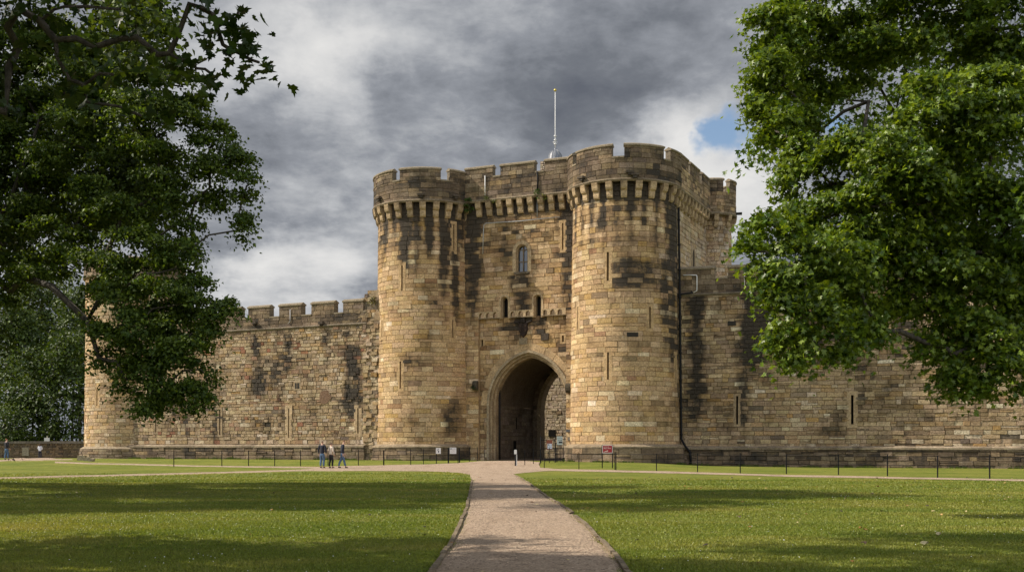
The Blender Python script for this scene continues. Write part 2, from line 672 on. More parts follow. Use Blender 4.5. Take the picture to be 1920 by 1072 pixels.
def build_paths():
    m = MB()
    ribbon(m, MAIN_L, MAIN_R, .034, 10, .6, jag=.10)
    ribbon(m, G([(105, 864.5), (164, 867), (360, 871.5), (584, 874.3), (640, 873.8)]), G([(105, 867.5), (164, 869.8), (360, 874.0), (584, 877.8), (640, 880)]), .022, 4, 1.0, jag=.2)
    ribbon(m, G([(-40, 862.5), (0, 862), (50, 860.8), (108, 857)]), G([(-40, 864.5), (0, 864.5), (60, 865.5), (150, 869)]), .026, 4, 1.0, jag=.2)
    ribbon(m, G([(-80, 896), (0, 894.5), (200, 889.8), (400, 884.8), (584, 878.3), (640, 876)]), G([(-80, 899), (0, 897.3), (200, 892.4), (400, 887.5), (584, 882), (640, 883)]), .030, 4, 1.0, jag=.2)
    ribbon(m, G([(620, 873.5), (700, 872), (800, 870), (860, 867.5), (890, 865), (905, 863.5), (985, 863.5), (1012, 866), (1010, 872)]),
           G([(620, 882.5), (700, 882.5), (800, 883), (860, 886), (890, 890), (905, 892), (965, 888), (1000, 884.5), (1020, 883)]), .038, 10, .7, jag=.1)
    ribbon(m, G([(985, 874), (1040, 878.7), (1160, 881.6), (1300, 885.1), (1480, 890.7), (1920, 899.3), (2300, 907)]),
           G([(985, 884.5), (1040, 882.4), (1160, 884.8), (1300, 888.0), (1480, 893.4), (1920, 902.0), (2300, 910)]), .042, 5, 1.0, jag=.15)
    m.build('gravel_path', M_GRAVEL, None, True, kind='structure')
    # edging strips along both sides of the main path
    for pts, gaps in ((MAIN_L[1:-2], []), (MAIN_R[1:-1], [(23.2, 24.6)])):
        k = MB()
        rng = random.Random(5)
        d = 0
        for (a, b) in zip(pts, pts[1:]):
            L = math.dist(a, b); n = max(1, int(L / .9))
            for i in range(n):
                p = [a[j] + (b[j] - a[j]) * i / n for j in (0, 1)]
                q = [a[j] + (b[j] - a[j]) * (i + .985) / n for j in (0, 1)]
                if any(g0 < p[1] < g1 for g0, g1 in gaps):
                    continue
                t = Vector((q[0] - p[0], q[1] - p[1])).normalized()
                s = Vector((t.y, -t.x)) * .034
                w = rng.uniform(-.012, .012)
                z0 = gz(*p) + .018 * mnoise.noise((p[0] * .35, p[1] * .35, 0))
                z1 = gz(*q) + .018 * mnoise.noise((q[0] * .35, q[1] * .35, 0))
                h = .044 + rng.uniform(-.012, .008)
                kk = rng.uniform(.75, 1.1)
                vs = []
                for (c, z) in ((p, z0), (q, z1)):
                    for sg in (-1, 1):
                        for zz in (-.1, h):
                            vs.append((c[0] + w + s.x * sg, c[1] + s.y * sg, z + zz))
                k.add(vs, [(0, 1, 3, 2), (4, 6, 7, 5), (1, 5, 7, 3), (0, 4, 5, 1), (2, 3, 7, 6)], (.26 * kk, .205 * kk, .135 * kk, .1))
        k.build('path_edging', M_STONE, None, False, kind='structure')


# ------------------------------------------------------------------ masonry
TAN = [((.51, .352, .192), 6), ((.61, .45, .265), 4), ((.40, .268, .14), 4), ((.45, .29, .115), 3), ((.74, .62, .43), .9), ((.27, .19, .11), 1.0), ((.36, .21, .11), .8)]
MIXED = [((.40, .30, .18), 5), ((.50, .40, .26), 3), ((.31, .22, .125), 4), ((.38, .24, .10), 1.6), ((.58, .49, .36), 1.5), ((.17, .13, .09), 2), ((.29, .14, .08), 1.0)]
BROWN = [((.44, .325, .195), 5), ((.55, .43, .27), 3), ((.34, .24, .14), 4), ((.43, .27, .115), 2), ((.68, .58, .42), 1.2), ((.15, .115, .08), 2)]
GREY = [((.21, .158, .102), 5), ((.28, .215, .14), 3), ((.15, .115, .08), 4), ((.38, .275, .16), 1.4)]
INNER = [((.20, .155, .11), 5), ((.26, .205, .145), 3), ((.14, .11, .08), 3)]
PALE = [((.52, .43, .31), 5), ((.60, .50, .37), 3), ((.42, .33, .22), 3), ((.30, .22, .14), 1)]


def pick(rng, pal):
    t = rng.uniform(0, sum(w for _, w in pal))
    for c, w in pal:
        t -= w
        if t <= 0:
            break
    tw = sum(w for _, w in pal)
    mean = [sum(q[i] * w for q, w in pal) / tw for i in range(3)]
    f = .5 if rng.random() < .84 else 0
    c = [c[i] * (1 - f) + mean[i] * f for i in range(3)]
    k = rng.uniform(.9, 1.1)
    return (c[0] * k, c[1] * k * rng.uniform(.97, 1.03), c[2] * k * rng.uniform(.92, 1.08))


def subtract(a, b, holes):
    iv = [(a, b)]
    for h0, h1 in holes:
        out = []
        for s, t in iv:
            if h1 <= s or h0 >= t:
                out.append((s, t))
            else:
                if h0 > s:
                    out.append((s, h0))
                if h1 < t:
                    out.append((h1, t))
        iv = out
    return iv


def rect(u0, u1, v0, v1):
    return lambda v: (u0, u1) if v0 < v < v1 else None


def masonry(m, S, u0, u1, v0, v1, seed, pal, stain_shade=None, rowh=(.29, .37), lenr=(.45, 1.15), holes=(), jd=.022, ins=.013, mortar=(.15, .11, .065), rough=0.0, palfn=None):
    rng = random.Random(seed)
    wave = .02 + .05 * rough
    S_ = S
    def S(u, v, d):
        e_ = min(1.0, max(0.0, min(v - v0, v1 - v) / .8))
        return S_(u, v + e_ * wave * (mnoise.noise((u * .35, v * .3, seed)) + .6 * mnoise.noise((u * 1.1, v * .8, seed + 5))), d)
    v = v0
    lenr0 = lenr
    while v < v1 - .02:
        h = rng.uniform(*rowh)
        if rng.random() < .12:
            h *= .72
        lk = rng.uniform(.72, 1.3)
        lenr = (lenr0[0] * lk, lenr0[1] * lk)
        if v + h > v1 - .15:
            h = v1 - v
        vm = v + h / 2
        hs = [q for q in (f(vm) for f in holes) if q]
        for a, b in subtract(u0, u1, hs):
            if b - a < .03:
                continue
            # mortar bed
            n = max(1, int((b - a) / .33))
            for i in range(n):
                x0, x1 = a + (b - a) * i / n, a + (b - a) * (i + 1) / n
                st = [stain_shade(x, y) if stain_shade else 0 for x, y in ((x0, v), (x1, v), (x1, v + h), (x0, v + h))]
                mo = -(jd + .014 + rough * .02)
                m.add([S(x0, v, mo), S(x1, v, mo), S(x1, v + h, mo), S(x0, v + h, mo)], [(0, 1, 2, 3)],
                      [(*mortar, s_) for s_ in st])
            u = a
            first = True
            while u < b - .01:
                l = rng.uniform(*lenr)
                if first:
                    l *= rng.uniform(.4, 1); first = False
                if u + l > b - .2:
                    l = b - u
                    if l > lenr[1] * 1.25:
                        l *= .5
                # a few courses split in two thin stones
                parts = [(v, v + h)]
                if rough and rng.random() < rough * .35 and h > .25:
                    k = v + h * rng.uniform(.4, .6); parts = [(v, k), (k, v + h)]
                for (w0, w1) in parts:
                    d = rng.uniform(-jd, jd) + (.03 if rng.random() < .04 else 0)
                    i_ = ins * rng.uniform(.7, 1.6)
                    P = palfn(u + l / 2, (w0 + w1) / 2, rng) if palfn else pal
                    c = pick(rng, P)
                    s0_ = max(0, min(.8, stain_shade(u + l / 2, (w0 + w1) / 2))) if stain_shade else 0
                    ex = (rng.uniform(-.05, .06) + s0_ * rng.uniform(-.45, .45) + (.14 if rng.random() < .05 else 0)) if stain_shade else 0
                    j = lambda: rng.uniform(0, 1) * (ins * .8 + rough * .03)
                    q = [(u + i_ + j(), w0 + i_ + j()), (u + l - i_ - j(), w0 + i_ + j()), (u + l - i_ - j(), w1 - i_ - j()), (u + i_ + j(), w1 - i_ - j())]
                    pa, pb, pc = Vector(S(u, w0, 0)), Vector(S(u + l, w0, 0)), Vector(S(u + l / 2, w0, 0))
                    ns = 1 if (pc - (pa + pb) / 2).length < .004 else max(1, math.ceil(l / .33))
                    q0, q1 = q[0][0], q[1][0]
                    t0, t1 = q[3][0], q[2][0]
                    dj = [d + rng.uniform(-.006, .006) - rough * rng.uniform(0, .02) for _ in range(4)]
                    deep = -(jd + .03 + rough * .02)
                    vs, cols = [], []
                    for i in range(ns + 1):
                        f = i / ns
                        for (x, y, dd_) in ((u + l * f, w0, deep), (q0 + (q1 - q0) * f, q[0][1] + (q[1][1] - q[0][1]) * f, dj[0] + (dj[1] - dj[0]) * f),
                                            (t0 + (t1 - t0) * f, q[3][1] + (q[2][1] - q[3][1]) * f, dj[3] + (dj[2] - dj[3]) * f), (u + l * f, w1, deep)):
                            vs.append(S(x, y, dd_))
                            cols.append((*c, max(0, (stain_shade(x, y) + ex) if stain_shade else 0)))
                    fs = [(0, 1, 2, 3), (4 * ns + 3, 4 * ns + 2, 4 * ns + 1, 4 * ns)]
                    for i in range(ns):
                        a4 = 4 * i; b4 = a4 + 4
                        fs += [(a4, b4, b4 + 1, a4 + 1), (a4 + 1, b4 + 1, b4 + 2, a4 + 2), (a4 + 2, b4 + 2, b4 + 3, a4 + 3)]
                    m.add(vs, fs, cols)
                u += l
        v += h


def fbm(u, v, s, o=0.0):
    return mnoise.noise((u * s, v * s, o)) + .5 * mnoise.noise((u * s * 2.1, v * s * 2.1, o + 7))


def streaks(lst):
    """lst of (u, width, vtop, vbottom, strength); wavers sideways and fades downwards"""
    def f(u, v):
        s = 0
        for (c, w, vt, vb, a) in lst:
            if v < vb - 1 or v > vt + .5:
                continue
            cc = c + .35 * mnoise.noise((c * 3.1, v * .45, 2.0))
            x = abs(u - cc) / (w * (1 + .5 * mnoise.noise((c, v * .6, 5.0))))
            if x < 1.4:
                k = max(0, 1 - x * x * .6)
                fade = min(1, max(0, (v - vb) / (.35 * (vt - vb)))) * min(1, (vt + .5 - v) / .5)
                s = max(s, a * k * fade)
        return s
    return f


def slit(S, u, v0, v1, parent, w=.13, border=.26, col=(.47, .325, .17, .12), seed=1, cross=False, frame=True):
    """arrow slit: dressed surround with a deep narrow opening"""
    m = MB()
    b = border
    dd = .006
    rng = random.Random(seed)
    n = max(2, int((v1 - v0) / .5))
    for sgn in (-1, 1):
        for i in range(n):
            k = rng.uniform(.85, 1.12)
            a0, a1 = v0 + (v1 - v0) * i / n, v0 + (v1 - v0) * (i + 1) / n
            ua, ub = (u - w / 2 - b, u - w / 2) if sgn < 0 else (u + w / 2, u + w / 2 + b)
            box(m, S, ua, ub, a0 + .004, a1 - .004, -.55, dd + rng.uniform(-.004, .004), (col[0] * k, col[1] * k, col[2] * k, col[3]))
    box(m, S, u - w / 2 - b, u + w / 2 + b, v1, v1 + b * .9, -.55, dd, col)
    box(m, S, u - w / 2 - b, u + w / 2 + b, v0 - b * .9, v0, -.55, dd, col)
    if cross:
        vm = v0 + (v1 - v0) * .68
        box(m, S, u - .33, u + .33, vm - .07, vm + .07, dd - .02, dd + .004, (.02, .02, .02, 1))
    box(m, S, u - w / 2 - .001, u + w / 2 + .001, v0, v1, -.6, -.45, (.01, .01, .01, 1), mi=1)
    return m.build('arrow_slit', [M_STONE, M_DARK], parent)


def slit_hole(u, v0, v1, w=.13, b=.26):
    return rect(u - w / 2 - b * .55, u + w / 2 + b * .55, v0 - b * .5, v1 + b * .5)


CORB = [(0, -1.18), (.12, -1.18), (.20, -1.08), (.245, -.90), (.25, -.64), (.30, -.63), (.39, -.56), (.45, -.42), (.47, -.28), (.50, -.14), (.50, 0), (0, 0)]


def corbel(S, u, z, parent, rng, wid=.45, scale=1.0):
    m = MB()
    k = rng.uniform(.7, 1.15)
    c = (.46 * k, .34 * k, .20 * k)
    n = len(CORB)
    vs, cols = [], []
    for s in (-1, 1):
        for (d, dz) in CORB:
            vs.append(S(u + s * wid / 2, z + dz * scale, (d - .05 if d == 0 else d * scale)))
            cols.append((*c, .10 + .25 * (dz > -.2) + rng.uniform(0, .15)))
    fs = [tuple(range(n - 1, -1, -1)), tuple(range(n, 2 * n))]
    fs += [(i, (i + 1) % n, n + (i + 1) % n, n + i) for i in range(n)]
    m.add(vs, fs, cols)
    return m.build('corbel', M_STONE, parent)


def coping(m, S, u0, u1, v, din, dout, seg, hgt=.24, over=.07, col=(.25, .205, .14, .12)):
    """sloping coping stone: overhangs, ridge in the middle"""
    uu = [u0 + (u1 - u0) * i / seg for i in range(seg + 1)]
    prof = [(din - over, v), (din - over, v + .09), ((din + dout) / 2 + .05, v + hgt), (dout + over, v + .11), (dout + over, v), (dout, v - .03)]
    n = len(prof)
    vs = [S(u, z, d) for u in uu for d, z in prof]
    fs = []
    for i in range(seg):
        for j in range(n):
            a, b = i * n + j, i * n + (j + 1) % n
            fs.append((a, b, b + n, a + n))
    fs += [tuple(range(n)), tuple(range(seg * n + n - 1, seg * n - 1, -1))]
    m.add(vs, fs, col)


def merlon(S, u0, u1, v0, v1, din, dout, parent, seed, pal=GREY, seg=4, stain_shade=None, cop=.24):
    m = MB()
    vt = v1 - cop + .03
    masonry(m, lambda u, v, d: S(u, v, d + dout), u0, u1, v0, vt, seed, pal, stain_shade or (lambda u, v: .34 + .35 * fbm(u, v, .9, 3)), rowh=(.28, .38), jd=.015)
    box(m, S, u0 + .003, u1 - .003, v0 - .002, vt - .001, din, dout - .05, (.21, .175, .125, .15), seg)
    coping(m, S, u0 - .05, u1 + .05, vt, din, dout, seg, cop)
    return m.build('merlon', M_STONE, parent)


def moulding(S, u0, u1, v, d, parent, seg, name='string_course', h=.2, out=.12, col=(.24, .19, .125, .2)):
    m = MB()
    prof = [(d - .1, v - h * .5), (d + out * .3, v - h * .5), (d + out * .75, v - h * .2), (d + out, v), (d + out * .9, v + h * .25), (d, v + h * .55), (d - .1, v + h * .55)]
    uu = [u0 + (u1 - u0) * i / seg for i in range(seg + 1)]
    n = len(prof)
    vs = [S(u, z + .012 * mnoise.noise((u, z, 1)), dd + .015 * mnoise.noise((u * 2.3, 5, z))) for u in uu for dd, z in prof]
    fs = []
    for i in range(seg):
        for j in range(n):
            a, b = i * n + j, i * n + (j + 1) % n
            fs.append((a, b, b + n, a + n))
    fs += [tuple(range(n)), tuple(range(seg * n + n - 1, seg * n - 1, -1))]
    m.add(vs, fs, [(*col[:3], col[3] + .25 * fbm(vs[i][0], vs[i][1], .8, 1)) for i in range(len(vs))])
    return m.build(name, M_STONE, parent)


# ---- geometry of the gatehouse
CL = (-7.10, 93.0)
CR = (8.64, 86.0)
_l = math.dist(CL, CR)
E = ((CR[0] - CL[0]) / _l, (CR[1] - CL[1]) / _l)     # along the gate face
N = (E[1], -E[0])                                    # outwards, towards the visitor
R0 = 4.1
Rf = lambda v: 4.20 - .0115 * max(0, min(v, 21))
ZM = 20.9          # bottom of the parapet


def towerpt(C, px, py, Rr=4.08):
    rx = (px - 960) / F
    # |t*(rx,1)-C| = R
    a = rx * rx + 1; b = -2 * (rx * C[0] + C[1]); c = C[0] ** 2 + C[1] ** 2 - Rr ** 2
    disc = max(0, b * b - 4 * a * c)
    t = (-b - math.sqrt(disc)) / (2 * a)
    x, y = rx * t - C[0], t - C[1]
    return R0 * math.atan2(x, -y), CAMH + (835 - py) / F * t


def round_tower(gate, C, seed, gaps, slits, stain_shade, cor_range, base, u_par=(-math.pi, math.pi), rust=()):
    S = S_cyl(C, Rf, R0)
    U = math.pi * R0
    m = MB()
    sl = []
    for (x, y0, y1, w) in slits:
        u, a = towerpt(C, x, y1); _, b = towerpt(C, x, y0)
        sl.append((u, a, b, w))
    holes = [slit_hole(u, a, b, w) for u, a, b, w in sl]
    masonry(m, S, -U, U, 1.45, ZM - .1, seed, TAN, stain_shade, rowh=(.33, .43), lenr=(.6, 1.35), holes=holes, jd=.016)
    t = m.build('round_tower', M_STONE, gate)
    for k, (u, a, b, w) in enumerate(sl):
        slit(S, u, a, b, t, w, seed=seed + k)
    # plinth
    p = MB()
    Sp = S_cyl(C, lambda v: 4.52 + .10 * max(0, 1.2 - v) / 1.2, R0)
    pst = lambda u, v: .34 + .35 * fbm(u, v, .5, 4) + .14 * math.sin(u * .9 + seed)
    masonry(p, Sp, -U, U, base - .4, 1.32, seed + 9, GREY + [((.36, .27, .17), 2)], pst, rowh=(.34, .46), lenr=(.6, 1.4), jd=.03, rough=.3)
    seg = 48
    ring = []
    for i in range(seg):
        a0, a1 = -U + 2 * U * i / seg, -U + 2 * U * (i + 1) / seg
        k = .85 + .3 * random.Random(i + seed).random()
        for (d0, z0, d1, z1) in ((.06, 1.32, .06, 1.44), (.06, 1.44, -.42, 1.66)):
            p.add([Sp(a0, z0, d0), Sp(a1, z0, d0), Sp(a1, z1, d1), Sp(a0, z1, d1)], [(0, 1, 2, 3)], (.30 * k, .235 * k, .155 * k, .22))
        p.add([Sp(a0, 1.32, -.1), Sp(a1, 1.32, -.1), Sp(a1, 1.32, .06), Sp(a0, 1.32, .06)], [(0, 1, 2, 3)], (.2, .15, .1, .3))
    p.build('plinth', M_STONE, t)
    # machicolation
    rng = random.Random(seed + 3)
    st = 1.02
    n = int((cor_range[1] - cor_range[0]) * R0 / st)
    Sc = S_cyl(C, lambda v: 3.95, R0)
    for i in range(n + 1):
        u = (cor_range[0] + (cor_range[1] - cor_range[0]) * i / n) * R0
        corbel(Sc, u, ZM - .08, t, rng)
    # parapet
    Rp = 4.36
    S2 = S_cyl(C, lambda v: Rp, R0)
    q = MB()
    pst2 = lambda u, v: .46 + .4 * fbm(u, v, .45, 8 + seed)
    masonry(q, S2, -U, U, ZM, 22.50, seed + 4, GREY, pst2, rowh=(.36, .44), lenr=(.6, 1.3), jd=.014)
    box(q, S2, -U, U, ZM - .001, 22.49, -.5, -.07, (.16, .13, .1, .3), 48)
    for g0, g1 in gaps:
        coping(q, S2, R0 * R(g0), R0 * R(g1), 22.50, -.5, 0, 2, .10, .04)
    q.build('parapet', M_STONE, t)
    moulding(S2, -U, U, ZM, -.02, t, 96, h=.24, out=.13)
    # merlons between the gaps
    g = sorted(gaps)
    for (a, b) in zip(g, g[1:] + [(g[0][0] + 360, g[0][1] + 360)]):
        merlon(S2, R0 * R(a[1]), R0 * R(b[0]), 22.50, 23.58, -.5, 0, t, seed + int(a[1]) + 500, seg=8)
    r = MB()
    lathe(r, C, [(0.001, 21.35), (4.0, 21.3)], 32, (.15, .14, .13, 0))
    r.build('roof', M_LEAD, t)
    return t, S, S2


def build_gatehouse():
    gate = thing('gatehouse', (0.8, 89.5, .3), 'huge sandstone castle gatehouse with twin round towers and a dark pointed entrance arch', 'gatehouse')
    # ---------------- left tower
    def cyc(u, C, z0, z1, a, ph=0):      # dark runs between the corbels
        return a * max(0, math.cos(2 * math.pi * (u / 1.02 + ph))) ** 1.0
    def stL(u, v):
        th = math.degrees(u / R0)
        s = .12 + .40 * fbm(u, v * .7, .50, 21) + (.10 if v < 4 else 0)
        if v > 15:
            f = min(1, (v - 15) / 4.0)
            s += f * (.36 * .55 + .55 * max(0, math.cos(2 * math.pi * ((u + R(100) * R0) / (R(172) * R0 / 12) - .5))) ** .5) + (.9 if v > 19.75 else 0)  # soot runs, plus shade painted near-black in the gaps between corbels
        s += streaks([(R0 * R(24), .45, 20.5, 11.0, .85), (R0 * R(40), .38, 20.5, 9.5, .8), (R0 * R(-22), .6, 20.5, 14.5, .8), (R0 * R(6), .5, 20.5, 16, .7), (R0 * R(-55), .4, 20, 15.0, .5), (R0 * R(15), 1.2, 14.3, 11.5, .45), (R0 * R(-12), 1.2, 8.6, 7.4, .5), (R0 * R(30), 1.0, 4.6, 1.5, .35)])(u, v)
        return s
    gL = [(-34, -25), (19.5, 29.5), (72, 80), (124, 132), (176, 184), (228, 236), (275, 283)]
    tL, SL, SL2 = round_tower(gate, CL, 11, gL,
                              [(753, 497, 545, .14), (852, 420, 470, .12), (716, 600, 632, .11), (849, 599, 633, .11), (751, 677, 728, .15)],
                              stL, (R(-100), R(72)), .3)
    def stR(u, v):
        th = math.degrees(u / R0)
        s = .10 + .40 * fbm(u, v * .7, .55, 31) + .12 * max(0, math.sin(th * math.pi / 180))
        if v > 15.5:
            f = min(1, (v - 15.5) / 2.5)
            s += (.9 if v > 19.75 else 0) + f * (.16 + .58 * max(0, math.cos(2 * math.pi * ((u + R(95) * R0) / (R(207) * R0 / 14) - .5))) ** .5)  # shade of the corbel gaps painted in above the soot runs
        if 12.5 < v <= 17:
            s += .22 * min(1, (v - 12.5) / 2) * (1 if u > -.5 * R0 else .2)
        s += streaks([(R0 * R(58), .7, 20, 4, .62), (R0 * R(44), .55, 15, 7, .5), (R0 * R(75), .6, 19, 2, .7), (R0 * R(5), 1.4, 15, 12.5, .55), (R0 * R(-32), .3, 20, 17, .7)])(u, v)
        return s
    gR = [(-18, -6), (36, 46), (-69, -61), (88, 96), (140, 148), (192, 200), (240, 248)]
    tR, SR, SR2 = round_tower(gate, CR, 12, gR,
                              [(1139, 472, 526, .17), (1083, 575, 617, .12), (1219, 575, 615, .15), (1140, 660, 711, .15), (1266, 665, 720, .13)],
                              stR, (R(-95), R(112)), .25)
    # square putlog hole and a few proud stones on the right tower
    u, v = towerpt(CR, 1186, 627)
    h = MB(); box(h, SR, u - .42, u + .42, v - .16, v + .16, -.02, .026, (.03, .022, .014, 1)); box(h, SR, u - .46, u + .46, v + .16, v + .2, -.02, .05, (.45, .33, .2, 0))
    h.build('wall_niche', M_STONE, tR)
    # water spouts on the parapets
    for C_, S_, t_, lst in ((CL, SL2, tL, ((712, 372), (790, 366), (853, 368))), (CR, SR2, tR, ((1092, 334), (1190, 328), (1181, 323)))):
        for x, y in lst:
            u, v = towerpt(C_, x, y, 4.4)
            k = MB(); box(k, S_, u - .26, u + .26, v - .06, v + .10, -.02, .32, (.13, .105, .08, .4)); box(k, S_, u - .14, u + .14, v - .22, v - .06, -.02, .24, (.10, .085, .07, .4))
            k.build('water_spout', M_STONE, t_)

    # ---------------- gate wall between the towers
    OFF = .80
    O = (CL[0] + N[0] * OFF, CL[1] + N[1] * OFF)
    S = S_plane(O, E)
    gp = lambda x, y: planept(O, E, x, y)
    uA, vB = gp(897, 597)
    uB, _ = gp(1061, 590)
    vtop = ZM + .15
    # openings
    win_c, win_b = gp(978.5, 510); _, win_t = gp(978.5, 460)
    w1c, w1b = gp(946, 596); _, w1t = gp(946, 558)
    w2c, w2b = gp(1008, 593); _, w2t = gp(1008, 554)
    uL, _ = gp(922, 800); uRr, _ = gp(1059.5, 800)
    ac = (uL + uRr) / 2; aw = (uRr - uL) / 2
    _, vsp = gp(985, 758); _, vap = gp(985, 668)
    rise = vap - vsp

    def stG(u, v):
        s = .15 + .42 * fbm(u, v * .7, .6, 41)
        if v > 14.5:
            s += (.8 if v > 19.9 else 0) + min(1, (v - 14.5) / 3) * (.34 + .25 * fbm(u, v, .9, 44))  # top band paints shade behind the gate corbels, the rest is soot
        s += streaks([(gp(884, 500)[0], .6, 20, 9.5, .9), (gp(1066, 500)[0], .45, 20, 10, .95), (win_c, .85, win_b, vB - 2.2, .8), (w1c + .1, .5, w1b, w1b - 2.0, .75), (w2c + .1, .5, w2b, w2b - 2.0, .85)])(u, v)
        return s
    slt = [(1055, 418, 468, .13)]
    m = MB()
    hw = 2.4 / 3
    holes = [rect(win_c - .62, win_c + .62, win_b - .15, win_t + .1), rect(w1c - .42, w1c + .42, w1b - .3, w1t + .05), rect(w2c - .42, w2c + .42, w2b - .3, w2t + .05)]
    sl2 = []
    for (x, y0, y1, w) in slt:
        u, a = gp(x, y1); _, b = gp(x, y0)
        sl2.append((u, a, b, w)); holes.append(slit_hole(u, a, b, w))
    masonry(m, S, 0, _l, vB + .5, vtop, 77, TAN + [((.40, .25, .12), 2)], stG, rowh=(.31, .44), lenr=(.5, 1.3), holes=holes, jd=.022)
    # pilasters left and right of the recessed panel
    masonry(m, S, 0, uA, -.1, vB + .5, 78, TAN, stG, rowh=(.30, .40))
    masonry(m, S, uB, _l, -.1, vB + .5, 79, TAN, stG, rowh=(.30, .40))
    box(m, S, uA - .2, uA - .003, -.1, vB + .49, -.35, -.065, (.38, .27, .15, .1))
    box(m, S, uB + .003, uB + .2, -.1, vB + .49, -.35, -.065, (.38, .27, .15, .1))
    # recessed panel with the arch cut through it
    SP = S_plane((O[0] - N[0] * .26, O[1] - N[1] * .26), E)
    def arch_hole(w, r, vs_):
        def f(v):
            if v < vs_:
                return (ac - w, ac + w)
            if v >= vs_ + r:
                return None
            Rr = (w * w + r * r) / (2 * w)
            x = math.sqrt(max(0, Rr * Rr - (v - vs_) ** 2)) - (Rr - w)
            return (ac - x, ac + x) if x > .02 else None
        return f
    ws = gp(901.5, 648), gp(1053, 640)
    ph = [arch_hole(aw + .42, rise + .42, vsp)]
    for (uu, vv) in ws:
        ph.append(rect(uu - .18, uu + .18, vv - .12, vv + .62))
    masonry(m, SP, uA, uB, -.1, vB + .02, 80, TAN + [((.42, .26, .12), 2.5)], lambda u, v: stG(u, v) + .1, rowh=(.28, .40), holes=ph, jd=.022)
    gw = m.build('gate_wall', M_STONE, gate)
    for (uu, vv) in ws:
        slit(SP, uu, vv, vv + .5, gw, .17, .16, seed=4)
    for k, (u, a, b, w) in enumerate(sl2):
        slit(S, u, a, b, gw, w, seed=70 + k)
    # voussoirs and the moulded orders of the arch
    def arch(w, r, n=14, base=0.0):
        Rr = (w * w + r * r) / (2 * w)
        a1 = math.atan2(r, -(Rr - w)) if Rr > w else math.atan2(r, w - Rr)
        cx = Rr - w
        pts = []
        a_end = math.acos(max(-1, min(1, cx / Rr)))
        left = [(-Rr * math.cos(a_end * i / n) + cx, Rr * math.sin(a_end * i / n)) for i in range(n + 1)]
        pts = [(ac + x, vsp + y) for x, y in left]
        pts += [(ac - x, vsp + y) for x, y in reversed(left[:-1])]
        return [(ac - w, base)] + [(ac - w, vsp * k / 6) for k in range(1, 6)] + pts + [(ac + w, vsp * k / 6) for k in range(5, 0, -1)] + [(ac + w, base)]
    rng = random.Random(8)
    a = MB()
    o1 = arch(aw + .92, rise + .95); o2 = arch(aw + .50, rise + .52); o3 = arch(aw + .30, rise + .32); o4 = arch(aw + .12, rise + .13); o5 = arch(aw - .06, rise - .04)
    vo_i, vo_o = o2[6:-6], arch(aw + 1.05, rise + 1.1)[6:-6]
    prism(a, SP, vo_i, vo_o, -.3, .028, (.44, .31, .17, .12), jit=.012, rng=rng)
    prism(a, SP, o3, o2, -.5, .16, (.36, .29, .19, .22), jit=.004, rng=rng)
    prism(a, SP, o4, o3, -.7, -.10, (.38, .29, .18, .2), jit=.004, rng=rng)
    prism(a, SP, o5, o4, -1.0, -.34, (.36, .27, .165, .2), jit=.004, rng=rng)
    a.build('arch_moulding', M_STONE, gw)
    # carved label stops each side of the arch
    for (x, y) in ((893, 722), (1067, 727)):
        u, v = gp(x, y)
        b = MB()
        pr = [(.0, -.35), (.2, -.4), (.34, -.2), (.38, .05), (.3, .28), (.1, .36), (0, .3)]
        vs = []
        for s in (-.2, .2):
            vs += [S(u + s, v + z, d) for d, z in pr]
        n = len(pr)
        b.add(vs, [tuple(range(n)), tuple(range(2 * n - 1, n - 1, -1))] + [(i, i + n, (i + 1) % n + n, (i + 1) % n) for i in range(n)], (.10, .085, .06, .4))
        b.build('label_stop', M_STONE, gw)
    # small blind arcade over the panel
    ar = MB()
    xs = [902.5, 915.5, 928.5, 961.5, 976.5, 990, 1021.5, 1036, 1050]
    cent = [gp(x, 590)[0] for x in xs]
    vt_, vb_ = vB + .5, vB - .02
    edges = [uA]
    cells = []
    r_ = .20
    grp = [cent[0:3], cent[3:6], cent[6:9]]
    bounds = [(uA, w1c - .36), (w1c + .36, w2c - .36), (w2c + .36, uB)]
    for g_, (b0, b1) in zip(grp, bounds):
        cs = [b0] + [(p + q) / 2 for p, q in zip(g_, g_[1:])] + [b1]
        for k, c in enumerate(g_):
            x0, x1 = cs[k], cs[k + 1]
            spr = vB + .22
            inner = [(c - r_, vb_), (c - r_, spr)] + [(c - r_ * math.cos(math.pi * i / 8), spr + r_ * math.sin(math.pi * i / 8)) for i in range(1, 8)] + [(c + r_, spr), (c + r_, vb_)]
            outer = [(x0, vb_), (x0, vt_)] + [(x0 + (x1 - x0) * (i / 8), vt_) for i in range(1, 8)] + [(x1, vt_), (x1, vb_)]
            prism(ar, S, inner, outer, -.3, .03, (.46, .34, .2, .02))
    prism(ar, S, [(uA, vB - .07), (w1c - .36, vB - .07)], [(uA, vB), (w1c - .36, vB)], -.3, .05, (.25, .19, .12, .2))
    prism(ar, S, [(w1c + .36, vB - .07), (w2c - .36, vB - .07)], [(w1c + .36, vB), (w2c - .36, vB)], -.3, .05, (.25, .19, .12, .2))
    prism(ar, S, [(w2c + .36, vB - .07), (uB, vB - .07)], [(w2c + .36, vB), (uB, vB)], -.3, .05, (.25, .19, .12, .2))
    ar.build('blind_arcade', M_STONE, gw)
